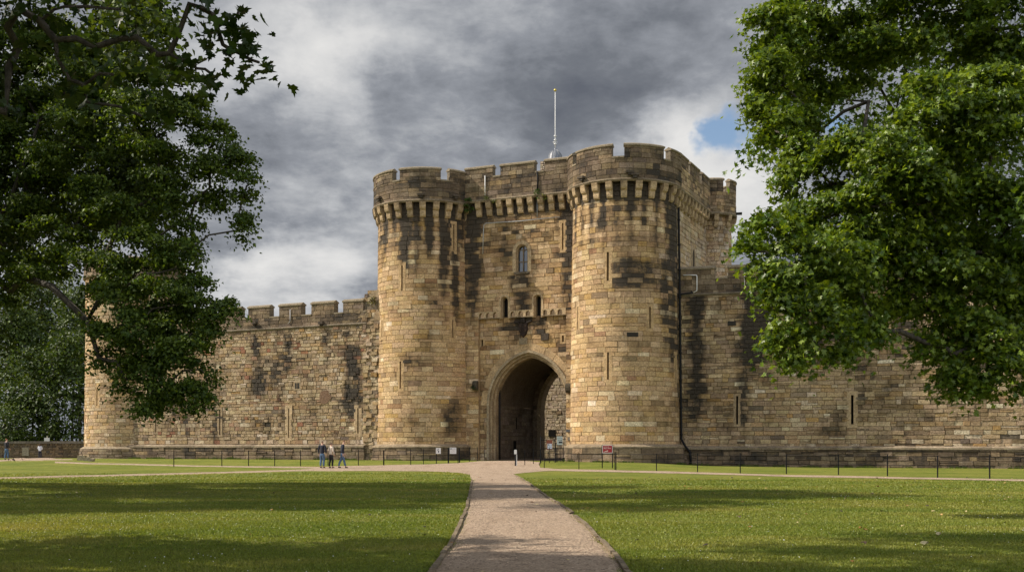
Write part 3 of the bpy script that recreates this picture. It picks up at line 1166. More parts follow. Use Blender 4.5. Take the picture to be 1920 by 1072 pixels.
    # round headed windows
    def rwin(c, vb, vt, w, bor, pointed, glass, sill):
        k = MB()
        spr = vt - w * (1.15 if pointed else 1)
        def path(ww, top, bot):
            hh = top - spr
            return [(c - ww, bot)] + [(c - ww, bot + (spr - bot) * j / 3) for j in (1, 2)] + [(c - ww * math.cos(math.pi * i / 10), spr + hh * math.sin(math.pi * i / 10)) for i in range(11)] + [(c + ww, bot + (spr - bot) * j / 3) for j in (2, 1)] + [(c + ww, bot)]
        rg = random.Random(3)
        prism(k, S, path(w + .10, vt + .10, vb), path(w + bor, vt + bor, vb), -.4, .024, (.47, .35, .21, .02), jit=.006, rng=rg)
        prism(k, S, path(w, vt, vb), path(w + .10, vt + .10, vb), -.5, -.12, (.38, .28, .165, .08))
        if sill:
            box(k, S, c - w - .22, c + w + .22, vb - .16, vb, -.4, .10, (.18, .145, .10, .3))
            box(k, S, c - w, c + w, vb, vb + .03, -.4, .0, (.18, .145, .10, .3))
        box(k, S, c - w - .12, c + w + .12, vb - .05, vt + .12, -.54, -.50, (.01, .01, .01, 1), mi=1)
        o = k.build('arched_window' if glass else 'loophole', [M_STONE, M_DARK], gw)
        if glass:
            gmesh = MB()
            pts = [S(u_, v_, -.36) for u_, v_ in path(w + .01, vt + .01, vb)]
            gmesh.add(pts, [tuple(range(len(pts)))], (.1, .1, .1, 0))
            gmesh.build('pane', M_GLASS, o)
            f = MB()
            box(f, S, c - .035, c + .035, vb, vt, -.36, -.27, (.2, .15, .1, .1))
            vm = vb + (spr - vb) * .52
            box(f, S, c - w, c - .036, vm - .03, vm + .03, -.36, -.28, (.2, .15, .1, .1))
            box(f, S, c + .036, c + w, vm - .03, vm + .03, -.36, -.28, (.2, .15, .1, .1))
            for s in (-1, 1):     # little tracery arcs
                cc = c + s * w / 2
                inner = [(cc - (w / 2 - .04) * math.cos(math.pi * i / 8), spr - .05 + (w / 2) * math.sin(math.pi * i / 8)) for i in range(9)]
                outer = [(cc - (w / 2) * math.cos(math.pi * i / 8), spr - .05 + (w / 2 + .06) * math.sin(math.pi * i / 8)) for i in range(9)]
                prism(f, S, inner, outer, -.36, -.29, (.2, .15, .1, .1))
            f.build('glazing_bars', M_STONE, o)
    rwin(win_c, win_b, win_t, .42, .38, True, True, True)
    rwin(w1c, w1b - .05, w1t, .23, .24, False, False, False)
    rwin(w2c, w2b - .05, w2t, .23, .24, False, False, False)
    # carved shield panel (plain stand-in for the weathered arms)
    sc_, sv = gp(979, 614)
    k = MB()
    sh = [(-.40, .42), (.40, .42), (.42, -.15), (.26, -.55), (0, -.78), (-.26, -.55), (-.42, -.15)]
    vs = [SP(sc_ + x, sv + z, .02) for x, z in sh] + [SP(sc_ + x * .9, sv + z * .9, .14) for x, z in sh]
    k.add(vs, [tuple(range(7, 14))] + [(i, (i + 1) % 7, 7 + (i + 1) % 7, 7 + i) for i in range(7)], (.05, .035, .03, .5))
    cr = [(-.2, .42), (-.24, .75), (-.1, .92), (.1, .92), (.24, .75), (.2, .42)]
    vs = [SP(sc_ + x, sv + z, .02) for x, z in cr] + [SP(sc_ + x * .85, sv + z * .98, .2) for x, z in cr]
    k.add(vs, [tuple(range(6, 12))] + [(i, (i + 1) % 6, 6 + (i + 1) % 6, 6 + i) for i in range(6)], (.045, .035, .03, .5))
    for s in (-1, 1):
        sweep(k, [SP(sc_ + s * .35, sv + .4, .1), SP(sc_ + s * .55, sv + .46, .14), SP(sc_ + s * .72, sv + .5, .12)], [.1, .07, .09], (.045, .035, .03, .5))
        for z in (.15, -.2):
            box(k, SP, sc_ + s * .2 - .09, sc_ + s * .2 + .09, sv + z - .1, sv + z + .1, .1, .19, (.06, .04, .03, .4))
    k.build('carved_shield', M_STONE, gw)
    k = MB()
    box(k, SP, sc_ - .35, sc_ + .35, sv - 1.3, sv - .8, 0, .09, (.25, .2, .13, .2))
    k.build('carved_block', M_STONE, gw); k = MB()
    u_, v_ = gp(1020, 630); box(k, SP, u_ - .3, u_ + .3, v_ - .3, v_ + .25, 0, .12, (.1, .08, .06, .5))
    k.build('carved_block', M_STONE, gw)
    # gate parapet, corbels, merlons
    SG = S_plane((O[0] + N[0] * .42, O[1] + N[1] * .42), E)
    u0p, u1p = 3.4, _l - 3.9
    rng = random.Random(17)
    n = 9
    for i in range(n):
        corbel(S, gp(900 + i * 19.4, 390)[0], vtop - .02, gw, rng)
    q = MB()
    pst = lambda u, v: .46 + .4 * fbm(u, v, .5, 18)
    masonry(q, SG, u0p, u1p, vtop, 22.85, 91, GREY + [((.36, .25, .14), 1)], pst, rowh=(.36, .44), lenr=(.6, 1.3), jd=.014)
    box(q, SG, u0p, u1p, vtop - .001, 22.84, -.5, -.07, (.16, .13, .1, .3))
    gpp = lambda x, y: planept((O[0] + N[0] * .42, O[1] + N[1] * .42), E, x, y)[0]
    coping(q, SG, gpp(924, 330), gpp(938, 330), 22.85, -.5, 0, 1, .10, .04)
    coping(q, SG, gpp(1003, 330), gpp(1020, 330), 22.85, -.5, 0, 1, .10, .04)
    q.build('parapet', M_STONE, gw)
    moulding(SG, u0p, u1p, vtop, -.02, gw, 30, h=.24, out=.13)
    for k_, (x0, x1) in enumerate(((872, 924), (938, 1002), (1021, 1066))):
        merlon(SG, gpp(x0, 330), gpp(x1, 330), 22.85, 23.85, -.5, 0, gw, 930 + k_, seg=2)
    # rubble stair head seen over the gap, cupola and flagpole behind
    def inb(u, dep):
        return (O[0] + E[0] * u - N[0] * dep, O[1] + E[1] * u - N[1] * dep)
    ux = gpp(1008, 330)
    rb = MB()
    SB = S_plane(inb(0, 2.0), E)
    masonry(rb, SB, ux - .8, ux + 2.1, 21.3, 24.35, 55, PALE, None, rowh=(.12, .2), lenr=(.2, .42), jd=.03, rough=.8)
    box(rb, SB, ux - .79, ux + 2.09, 21.3, 24.34, -1.4, -.09, (.4, .32, .22, .1))
    rb.build('rubble_stair_head', M_RUBBLE, gw)
    cc = ((1041 - 960) / F * 96.5, 96.5)
    cp = MB()
    lathe(cp, cc, [(.62, 21.3), (.62, 25.9), (.70, 25.95), (.70, 26.05), (.62, 26.1), (.60, 26.3), (.52, 26.55), (.36, 26.78), (.16, 26.92), (.09, 26.98), (.09, 27.1), (.001, 27.1)], 24, (.2, .2, .22, 0))
    for j in range(12):
        a_ = 2 * math.pi * j / 12
        prof = [(.63, 26.1), (.61, 26.3), (.53, 26.56), (.37, 26.79), (.17, 26.93)]
        sweep(cp, [(cc[0] + r * math.cos(a_), cc[1] + r * math.sin(a_), z) for r, z in prof], .018, n=5)
    cpo = cp.build('cupola', M_LEAD, gate, True)
    fp = MB()
    top = CAMH + (835 - 172) / F * 96.5
    sweep(fp, [(cc[0], cc[1], 27.05), (cc[0], cc[1], 28.4), (cc[0], cc[1], top)], [.045, .035, .025], n=8)
    for z in (27.4, 27.75, 28.1):
        sweep(fp, [(cc[0], cc[1], z), (cc[0], cc[1], z + .09)], .11, n=8)
    sweep(fp, [(cc[0] - .2, cc[1], 27.6), (cc[0] + .2, cc[1], 27.6)], .03, n=6)
    fpo = fp.build('flagpole', M_WHITE, cpo, True)
    fb = MB()
    lathe(fb, cc, [(.001, top), (.09, top + .03), (.13, top + .12), (.09, top + .21), (.001, top + .25)], 12)
    fb.build('finial', plain('gilded_finial', (.55, .42, .10), .4, metal=.6), cpo, True)
    # roof deck
    rf = MB()
    P = [inb(0, .7), inb(_l, .7), inb(_l, 20), inb(0, 20)]
    P[3] = inb(0, 9); P[2] = inb(_l, 9)
    rf.add([(p[0], p[1], 21.3) for p in P], [(0, 1, 2, 3)], (.1, .1, .1, 0))
    rf.build('roof', M_LEAD, gate)

    # ---------------- entrance passage
    pd = 8.2
    pw = aw + .35
    Sl = lambda u, v, d: (*[inb(ac - pw + d, 1.2 + u)[k] for k in (0, 1)], v)
    Sr_ = lambda u, v, d: (*[inb(ac + pw - d, 1.2 + pd - u)[k] for k in (0, 1)], v)
    ps = MB()
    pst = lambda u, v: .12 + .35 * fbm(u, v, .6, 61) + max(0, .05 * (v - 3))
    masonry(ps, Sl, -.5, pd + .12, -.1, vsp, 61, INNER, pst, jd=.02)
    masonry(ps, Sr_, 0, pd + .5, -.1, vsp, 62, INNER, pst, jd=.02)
    # niches in the left side wall
    # vault
    va = arch(pw, rise + .30, base=vsp)[6:-6]
    for i in range(len(va) - 1):
        p0, p1 = va[i], va[i + 1]
        for k_ in range(8):
            d0, d1 = .7 + (pd + .5) * k_ / 8, .7 + (pd + .5) * (k_ + 1) / 8
            vs = [(*inb(p0[0], d0), p0[1]), (*inb(p0[0], d1), p0[1]), (*inb(p1[0], d1), p1[1]), (*inb(p1[0], d0), p1[1])]
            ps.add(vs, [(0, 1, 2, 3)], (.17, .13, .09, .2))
    # outer skin above the vault so daylight does not leak in
    pass_o = ps.build('entrance_passage', M_STONE, gate)
    for (x_, z0, z1, w_, nm) in ((968, 2.9, 3.9, .13, 'niche'), (965, .95, 1.9, .5, 'niche')):
        k = MB()
        # place on the left passage wall by intersecting with its plane
        Ol = inb(ac - pw, 1.2)
        u_, _z = planept(Ol, (-N[0], -N[1]), x_, 800)
        box(k, Sl, u_ - w_ / 2, u_ + w_ / 2, z0, z1, -.02, .035, (.01, .01, .01, 1))
        k.build('niche', M_DARK, pass_o)
    # cross wall with the inner arch
    iu, _ = planept(inb(0, 1.2 + pd), E, 1013, 800)
    iw = 2.35
    ic = iu + iw
    O3 = inb(0, 1.2 + pd - .15)
    S3 = S_plane(O3, E)
    def ih(v):
        vs_, r = vsp - .2, rise + .1
        w = iw
        if v < vs_:
            return (ic - w, ic + w)
        if v >= vs_ + r:
            return None
        Rr = (w * w + r * r) / (2 * w)
        x = math.sqrt(max(0, Rr * Rr - (v - vs_) ** 2)) - (Rr - w)
        return (ic - x, ic + x)
    c3 = MB()
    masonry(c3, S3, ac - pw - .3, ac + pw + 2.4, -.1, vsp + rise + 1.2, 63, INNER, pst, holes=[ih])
    # jamb ring of inner arch
    def arch2(w, r, c, vs_):
        Rr = (w * w + r * r) / (2 * w); cx = Rr - w
        a_end = math.acos(max(-1, min(1, cx / Rr)))
        left = [(-Rr * math.cos(a_end * i / 10) + cx, Rr * math.sin(a_end * i / 10)) for i in range(11)]
        return [(c - w, -.1), (c - w, vs_ * .5)] + [(c + x, vs_ + y) for x, y in left] + [(c - x, vs_ + y) for x, y in reversed(left[:-1])] + [(c + w, vs_ * .5), (c + w, -.1)]
    prism(c3, S3, arch2(iw - .12, rise - .02, ic, vsp - .2), arch2(iw + .22, rise + .32, ic, vsp - .2), -.9, .06, (.36, .28, .18, .05), jit=.005, rng=random.Random(4))
    c3.build('inner_arch', M_STONE, gate)
    # back wall of the gatehouse above the passage roof, keeps the inside dark
    bk = MB()
    box(bk, S_plane(inb(0, 9.6), E), -3, _l + 3, vsp + rise + .6, 21.3, -.5, 0, (.36, .27, .17, .2))
    box(bk, S_plane(inb(0, 9.6), E), -3, ac - pw - .02, -.1, vsp + rise + .6, -.5, 0, (.36, .27, .17, .2))
    box(bk, S_plane(inb(0, 9.6), E), ac + pw + 2.0, _l + 3, -.1, vsp + rise + .6, -.5, 0, (.36, .27, .17, .2))
    bk.build('rear_wall', M_STONE, gate)
    # sunlit courtyard wall seen through the inner arch
    cw = MB()
    S4 = S_plane(inb(0, 15.5), E)
    masonry(cw, S4, ic - 9, ic + 8, -.1, 9.0, 64, PALE, lambda u, v: .08 + .3 * fbm(u, v, .8, 64), rowh=(.22, .34), lenr=(.25, .7), jd=.022, rough=.3)
    box(cw, S4, ic - 9, ic + 8, -.1, 8.99, -.8, -.09, (.4, .32, .22, .1))
    cwt = cw.build('courtyard_wall', M_RUBBLE, gate)
    k = MB()
    u_, v_ = planept(inb(0, 15.5), E, 1035, 812)
    box(k, S4, u_ - .34, u_ + .34, v_ - .3, v_ + .32, -.02, .06, (.01, .01, .01, 1))
    k.build('square_opening', M_DARK, cwt)

    # ---------------- right flank and rear turret
    SO = (CR[0] + E[0] * 3.9, CR[1] + E[1] * 3.9)
    Bd = (-N[0], -N[1])
    # flank faces to the right; u runs backwards
    def SF(u, v, d):
        return (SO[0] + Bd[0] * u + E[0] * d, SO[1] + Bd[1] * u + E[1] * d, v)
    fl = MB()
    stF = lambda u, v: .22 * fbm(u, v * .5, .6, 71) + (.25 if v > 17.5 else 0)
    masonry(fl, SF, 0, 14, 0, 20.6, 71, PALE + TAN[:2], stF, rowh=(.30, .38))
    flo = fl.build('flank_wall', M_STONE, gate)
    rng = random.Random(5)
    for i in range(9):
        corbel(SF, .9 + i * 1.0, ZM - .15, flo, rng)
    q = MB()
    SF2 = lambda u, v, d: SF(u, v, d + .42)
    masonry(q, SF2, -.5, 12.5, ZM - .1, 22.6, 72, GREY + TAN[:2], lambda u, v: .22 + .3 * fbm(u, v, .6, 73), jd=.014)
    box(q, SF2, -.5, 12.5, ZM - .101, 22.59, -.5, -.07, (.2, .16, .12, .2))
    q.build('parapet', M_STONE, flo)
    moulding(SF2, -.5, 12.5, ZM - .1, -.02, flo, 20, h=.24, out=.13)
    for k_, (a_, b_) in enumerate(((.2, 2.6), (3.3, 6.0), (6.9, 9.4))):
        merlon(SF2, a_, b_, 22.6, 23.65, -.5, 0, flo, 740 + k_, seg=1)
    # pointed window in flank
    k = MB()
    wu, wv0 = 5.6, 14.6
    def pth(w, top):
        return [(wu - w, wv0), (wu - w, wv0 + 2.0)] + [(wu - w * math.cos(math.pi * i / 8), wv0 + 2.0 + (top) * math.sin(math.pi * i / 8)) for i in range(1, 8)] + [(wu + w, wv0 + 2.0), (wu + w, wv0)]
    prism(k, SF, pth(.32, .55), pth(.62, .85), -.02, .05, (.42, .32, .2, .05))
    pts = [SF(a_, b_, .02) for a_, b_ in pth(.33, .56)]
    k.add(pts, [tuple(range(len(pts)))], (.12, .09, .06, .4))
    k.build('blocked_window', M_STONE, flo)
    TC = (SO[0] + Bd[0] * 11.4 + E[0] * .1, SO[1] + Bd[1] * 11.4 + E[1] * .1)
    ST = S_cyl(TC, lambda v: 1.62, 1.62)
    tt = MB()
    masonry(tt, ST, -math.pi * 1.62, math.pi * 1.62, 0, ZM - .1, 75, PALE + TAN[:3], lambda u, v: .2 * fbm(u, v * .5, .8, 75) + (.3 if v > 18 else 0), rowh=(.3, .38), lenr=(.35, .8))
    tto = tt.build('rear_turret', M_STONE, gate)
    for i in range(7):
        corbel(ST, (-1.9 + i * .64) * 1.62, ZM - .2, tto, rng, .30, .9)
    ST2 = S_cyl(TC, lambda v: 2.0, 1.62)
    q = MB()
    Ut = math.pi * 1.62
    masonry(q, ST2, -Ut, Ut, ZM - .15, 22.55, 76, GREY + TAN[:1], lambda u, v: .25 + .3 * fbm(u, v, .6, 76), lenr=(.3, .7))
    box(q, ST2, -Ut, Ut, ZM - .151, 22.54, -.45, -.07, (.2, .16, .12, .2), 28)
    q.build('parapet', M_STONE, tto)
    moulding(ST2, -Ut, Ut, ZM - .15, -.02, tto, 32, h=.24, out=.12)
    for k_, (a_, b_) in enumerate(((-58, 18), (38, 100), (122, 190), (212, 280))):
        merlon(ST2, 1.62 * R(a_), 1.62 * R(b_), 22.55, 23.7, -.45, 0, tto, 760 + k_, seg=6)
    sp = MB(); u_ = 1.62 * R(80); box(sp, ST2, u_ - .15, u_ + .15, 20.95, 21.1, 0, .5, (.05, .05, .05, .5)); sp.build('water_spout', M_STONE, tto)

    # ---------------- pipes
    k = MB()
    th = R(79)
    def rp(z, d=.14, t=th):
        r = Rf(z) + d
        return (CR[0] + r * math.sin(t), CR[1] - r * math.cos(t), z)
    bx, by, _ = rp(2, .5)
    pts = [rp(20.3), rp(16), rp(12), rp(8), rp(4), rp(2.0), (rp(1.5)[0] + .25, rp(1.5)[1] - .3, 1.45), (bx + .25, by - .35, 1.0), (bx + .3, by - .35, .05)]
    sweep(k, pts, .085)
    for z in (18.6, 16.7, 14.8, 12.7, 10.6, 8.5, 6.4, 4.3, 2.3):
        p = rp(z); sweep(k, [(p[0], p[1], z), (p[0], p[1], z + .12)], .12)
    p = rp(20.3); wbox(k, p[0] - .18, p[0] + .18, p[1] - .16, p[1] + .16, 20.3, 20.7)
    k.build('drainpipe', M_IRON, gate, True)
    k = MB()
    G3 = lambda x, y, d=.08: S(*gp(x, y), d)
    sweep(k, [G3(906, 477), G3(907, 440), G3(908, 422), G3(912, 419), G3(975, 415), G3(1050, 407)], .035, n=6)
    sweep(k, [G3(1008, 409), G3(1008, 372)], .03, n=6)
    k.build('conduit', M_GALV, gw, True)
    k = MB()
    pj = inb(ac - aw + .22, 1.05)
    sweep(k, [(pj[0], pj[1], .1), (pj[0], pj[1], 3), (pj[0], pj[1], 6.3)], .07)
    k.build('drainpipe', M_IRON, gw, True)
    k = MB()
    SGd = lambda x, y: SG(*planept((O[0] + N[0] * .42, O[1] + N[1] * .42), E, x, y), .06)
    sweep(k, [SGd(910, 330), SGd(910, 367)], .035, n=6)
    k.build('conduit', M_WHITE, gw, True)
    k = MB()
    sweep(k, [SGd(1007, 322), SGd(1009, 333), SGd(1008, 358)], .06, n=6)
    k.build('drainpipe', M_IRON, gw, True)
    return gate, S, gp, inb, ac, aw, SG


# ------------------------------------------------------------------ curtain walls
def curtain(name, label, O, ee, L, base, vplinth, vstring, vsill, vtop, mer, seed, pal, stain_shade, slits, palfn=None, end_u=0.0, rowh=(.24, .36), lenr=(.3, .85), rough=.5):
    th = thing(name, (O[0] + ee[0] * L / 2, O[1] + ee[1] * L / 2, base), label, 'castle wall')
    S = S_plane(O, ee)
    m = MB()
    sl, holes = [], []
    for s in slits:
        x, y0, y1, w = s[:4]
        u, a = planept(O, ee, x, y1); _, b = planept(O, ee, x, y0)
        sl.append((u, a, b, w, s[4] if len(s) > 4 else ''))
        holes.append(slit_hole(u, a, b, w))
    masonry(m, S, 0, L, vplinth - .1, vstring, seed, pal, stain_shade, rowh=rowh, lenr=lenr, holes=holes, jd=.03, rough=rough, palfn=palfn)
    box(m, S, 0, L, vplinth - .1, vstring + .9, -1.6, -.62, (.3, .23, .15, .2))
    w = m.build('wall_face', M_RUBBLE, th)
    for k, (u, a, b, ww, fl) in enumerate(sl):
        slit(S, u, a, b, w, ww, .2 if fl != 'pale' else .3, (.42, .31, .185, .12) if fl == 'pale' else (.33, .245, .15, .2), seed + k, cross=fl == 'cross')
    # plinth
    p = MB()
    Sp = S_plane((O[0] + ee[1] * .32, O[1] - ee[0] * .32), ee)
    pst = lambda u, v: .46 + .38 * fbm(u, v, .45, seed)
    masonry(p, Sp, 0, L, base - .5, vplinth - .22, seed + 1, GREY + [((.35, .27, .18), 2.2)], pst, rowh=(.3, .45), lenr=(.45, 1.3), jd=.04, rough=.6)
    rng = random.Random(seed)
    u = 0
    while u < L:
        l = rng.uniform(.7, 1.4); l = min(l, L - u)
        k = rng.uniform(.7, 1.2)
        vs = [Sp(u, vplinth - .22, .05), Sp(u + l - .01, vplinth - .22, .05), Sp(u + l - .01, vplinth - .08, .06), Sp(u, vplinth - .08, .06), Sp(u + l - .01, vplinth + .05 + rng.uniform(-.02, .02), -.34), Sp(u, vplinth + .05, -.34), Sp(u, vplinth - .22, -.1), Sp(u + l - .01, vplinth - .22, -.1)]
        p.add(vs, [(0, 1, 2, 3), (3, 2, 4, 5), (6, 7, 1, 0)], (.30 * k, .24 * k, .165 * k, .15 + rng.uniform(0, .2)))
        u += l
    p.build('plinth', M_STONE, th)
    # parapet
    q = MB()
    pst2 = lambda u, v: .44 + .35 * fbm(u, v, .5, seed + 5)
    masonry(q, S, 0, L, vstring, vsill, seed + 2, GREY, pst2, rowh=(.3, .42), lenr=(.5, 1.2), jd=.02)
    box(q, S, 0, L, vstring - .001, vsill - .01, -.6, -.07, (.18, .15, .11, .3))
    prev = 0
    for a, b in mer + [(L, L)]:
        if a - prev > .1:
            coping(q, S, prev, a, vsill, -.6, 0, 1, .1, .04)
        prev = b
    q.build('parapet', M_STONE, th)
    moulding(S, 0, L, vstring, -.02, th, int(L * 2), h=.22, out=.13, col=(.2, .165, .115, .3))
    for k, (a, b) in enumerate(mer):
        merlon(S, a, b, vsill, vtop, -.6, 0, th, seed * 7 + k, seg=1, cop=.26)
    return th, S, w


OL = (-38.6, 104.8)
_d = math.hypot(22.7, -11)
EL = (22.7 / _d, -11 / _d)
ORr = (12.2, 85.6)
_d = math.hypot(18, -5.4)
ER = (18 / _d, -5.4 / _d)


def build_curtains():
    lp = lambda x, y: planept(OL, EL, x, y)
    mer = [(lp(a, 590)[0], lp(b, 590)[0]) for a, b in ((300, 344), (357, 398), (411, 451), (465, 505.5), (523, 565), (583.5, 626.5), (643, 681))]
    def st(u, v):
        s = .20 + .50 * fbm(u, v * .8, .40, 81)
        s += streaks([(lp(540, 700)[0], .42, 10.8, 7.0, .95), (lp(655, 640)[0], .45, 10.8, 2.5, .8), (lp(665, 700)[0], .7, 9.5, 1.8, .7), (lp(480, 700)[0], .4, 10.8, 9, .6), (lp(500, 700)[0], 1.4, 8.8, 4.5, .45), (lp(412, 790)[0], .7, 4.6, 2, .6), (lp(610, 640)[0], .3, 10.8, 9.8, .7), (lp(500, 790)[0], .6, 3.5, 1.5, .5), (lp(350, 790)[0], 1.4, 4.5, 1.6, .4)])(u, v)
        return s
    def pf(u, v, rng):
        if 9.2 < v < 10.4 and rng.random() < .25 and fbm(u, v, .5, 12) > 0:
            return [((.27, .12, .07), 1), ((.32, .17, .09), 1)]
        return MIXED
    th, S, w = curtain('curtain_wall', 'battlemented rubble wall left of the round towers with seven capped merlons', OL, EL, 29.6, .15, 1.55, 11.5, 12.45, 13.6, mer, 31, MIXED, st,
                       [(292, 770, 810, .13), (412, 767, 815, .16, 'cross'), (541, 765, 820, .13, 'pale'), (671, 765, 812, .14, 'pale'), (183, 725, 760, .13)][:4], palfn=pf)
    # small square window, and a brown rubble patch
    u, v = lp(557.5, 723)
    k = MB()
    box(k, S, u - .36, u + .36, v - .36, v + .36, -.02, .03, (.36, .27, .17, .05))
    box(k, S, u - .24, u + .24, v - .25, v + .25, .0, .034, (.02, .018, .015, 1))
    box(k, S, u - .02, u + .02, v - .25, v + .25, .03, .05, (.3, .22, .14, 0))
    k.build('square_window', M_STONE, w)
    u, v = lp(610, 744)
    k = MB()
    n = 11; rg = random.Random(2)
    ring = [(u + .62 * rg.uniform(.75, 1.1) * math.cos(2 * math.pi * i / n), v + .62 * rg.uniform(.8, 1.1) * math.sin(2 * math.pi * i / n)) for i in range(n)]
    vs = [S(a, b, .035) for a, b in ring] + [S(a, b, -.02) for a, b in ring]
    k.add(vs, [tuple(range(n))] + [(i, n + i, n + (i + 1) % n, (i + 1) % n) for i in range(n)], (.17, .105, .065, .1))
    k.build('brown_patch', M_STONE, w)
    # spouts and conduit
    for x, y in ((479, 606), (604, 606)):
        u, v = lp(x, y)
        k = MB(); box(k, S, u - .22, u + .22, v - .08, v + .12, 0, .3, (.11, .09, .07, .4)); box(k, S, u - .12, u + .12, v - .22, v - .08, 0, .2, (.09, .07, .05, .5)); k.build('water_spout', M_STONE, th)
    k = MB(); sweep(k, [S(*lp(541, 606), .05), S(*lp(545, 603), .07), S(*lp(545, 580), .07)], .03, n=6); k.build('conduit', M_GALV, th, True)
    # ragged rubble joining the wall to the left tower
    k = MB()
    rg = random.Random(12)
    u0 = lp(684, 640)[0]
    v = 0.3
    while v < 14.1:
        wd = 1.9 if v < 9 else 1.9
        hgt = rg.uniform(.22, .38)
        uu = u0 - (0.9 if v > 11.5 else 0.0) + (max(0, v - 12.7) * .8)
        if v < 11.4:
            uu = u0 - .15
        while uu < 30.6:
            l = rg.uniform(.25, .6)
            d = rg.uniform(-.06, .09) - (.2 if v > 12.6 else 0)
            c = pick(rg, MIXED)
            vs = [S(uu + (l if a else 0) + rg.uniform(-.02, .02), v + (hgt if b else 0) + rg.uniform(-.02, .02), (d - .25 if cc == 0 else d + rg.uniform(-.03, .03) - (.03 if b else 0))) for cc in (0, 1) for b in (0, 1) for a in (0, 1)]
            k.add(vs, [(4, 5, 7, 6), (0, 1, 5, 4), (6, 7, 3, 2), (1, 3, 7, 5), (0, 4, 6, 2)], (*c, .12 + .35 * fbm(uu, v, .5, 33) + (.2 if v > 10 else 0)))
            uu += l
        v += hgt
    box(k, S, u0 - .1, 30.6, -.1, 13.4, -.7, -.14, (.2, .16, .11, .3))
    k.build('broken_wall_end', M_RUBBLE, th)

    rp = lambda x, y: planept(ORr, ER, x, y)
    px = [(1276, 1340), (1365, 1440), (1466, 1540), (1567, 1642), (1670, 1745), (1772, 1848), (1876, 1952)]
    mer = [(rp(a, 500)[0], rp(b, 500)[0]) for a, b in px]
    last = mer[-1]
    for _ in range(3):
        last = (last[0] + 3.6, last[1] + 3.6); mer.append(last)
    def stR(u, v):
        s = .23 + .50 * fbm(u, v * .8, .36, 91) + (.08 if v > 9 else 0)
        s += streaks([(rp(1306, 700)[0], .55, 12.8, 2.1, 1.1), (rp(1405, 700)[0], .6, 12.8, 6.5, 1.0), (rp(1392, 790)[0], .4, 9, 1.5, .6), (rp(1425, 640)[0], .9, 12.5, 7, .7), (rp(1600, 690)[0], 1.3, 12, 6, .6), (rp(1520, 700)[0], .8, 11, 7, .45), (rp(1700, 690)[0], 1.0, 12, 7, .5), (rp(1290, 700)[0], .3, 12, 2, .3)])(u, v)
        return s
    th, S, w = curtain('curtain_wall', 'long battlemented stone wall on the right, dark water stains, half hidden by tree', ORr, ER, 41, -.1, 1.42, 12.95, 14.1, 15.1, mer, 41, BROWN, stR,
                       [(1382, 742, 795, .15), (1598, 740, 795, .17, 'pale')], rowh=(.28, .38), lenr=(.4, 1.1), rough=.35)
    k = MB(); u, v = rp(1412, 543); box(k, S, u - .3, u + .3, v - .1, v + .12, 0, .3, (.08, .07, .06, .4)); box(k, S, u - .15, u + .15, v - .3, v - .1, 0, .22, (.08, .07, .06, .5)); k.build('water_spout', M_STONE, th)
    k = MB(); u, v = rp(1372, 606); box(k, S, u - .3, u + .3, v - .16, v + .16, 0, .034, (.02, .018, .015, 1)); k.build('wall_niche', M_STONE, w)
    P = lambda x, y, d=.07: S(*rp(x, y), d)
    k = MB(); sweep(k, [P(1281, 516), P(1306, 516), P(1307, 518), P(1307, 545), P(1300, 549)], .035, n=6); k.build('conduit', M_WHITE, th, True)
    k = MB(); sweep(k, [P(1296, 546), P(1300, 549, .16), P(1278, 552, .2), P(1274, 560, .2)], .06, n=6); k.build('drainpipe', M_IRON, th, True)
    k = MB(); sweep(k, [P(1396, 510), P(1396, 537)], .03, n=6); k.build('conduit', M_WHITE, th, True)
    # taller posts of masonry seen through the leaves above the wall
    for x in (1462, 1772):
        u, v = rp(x, 478)


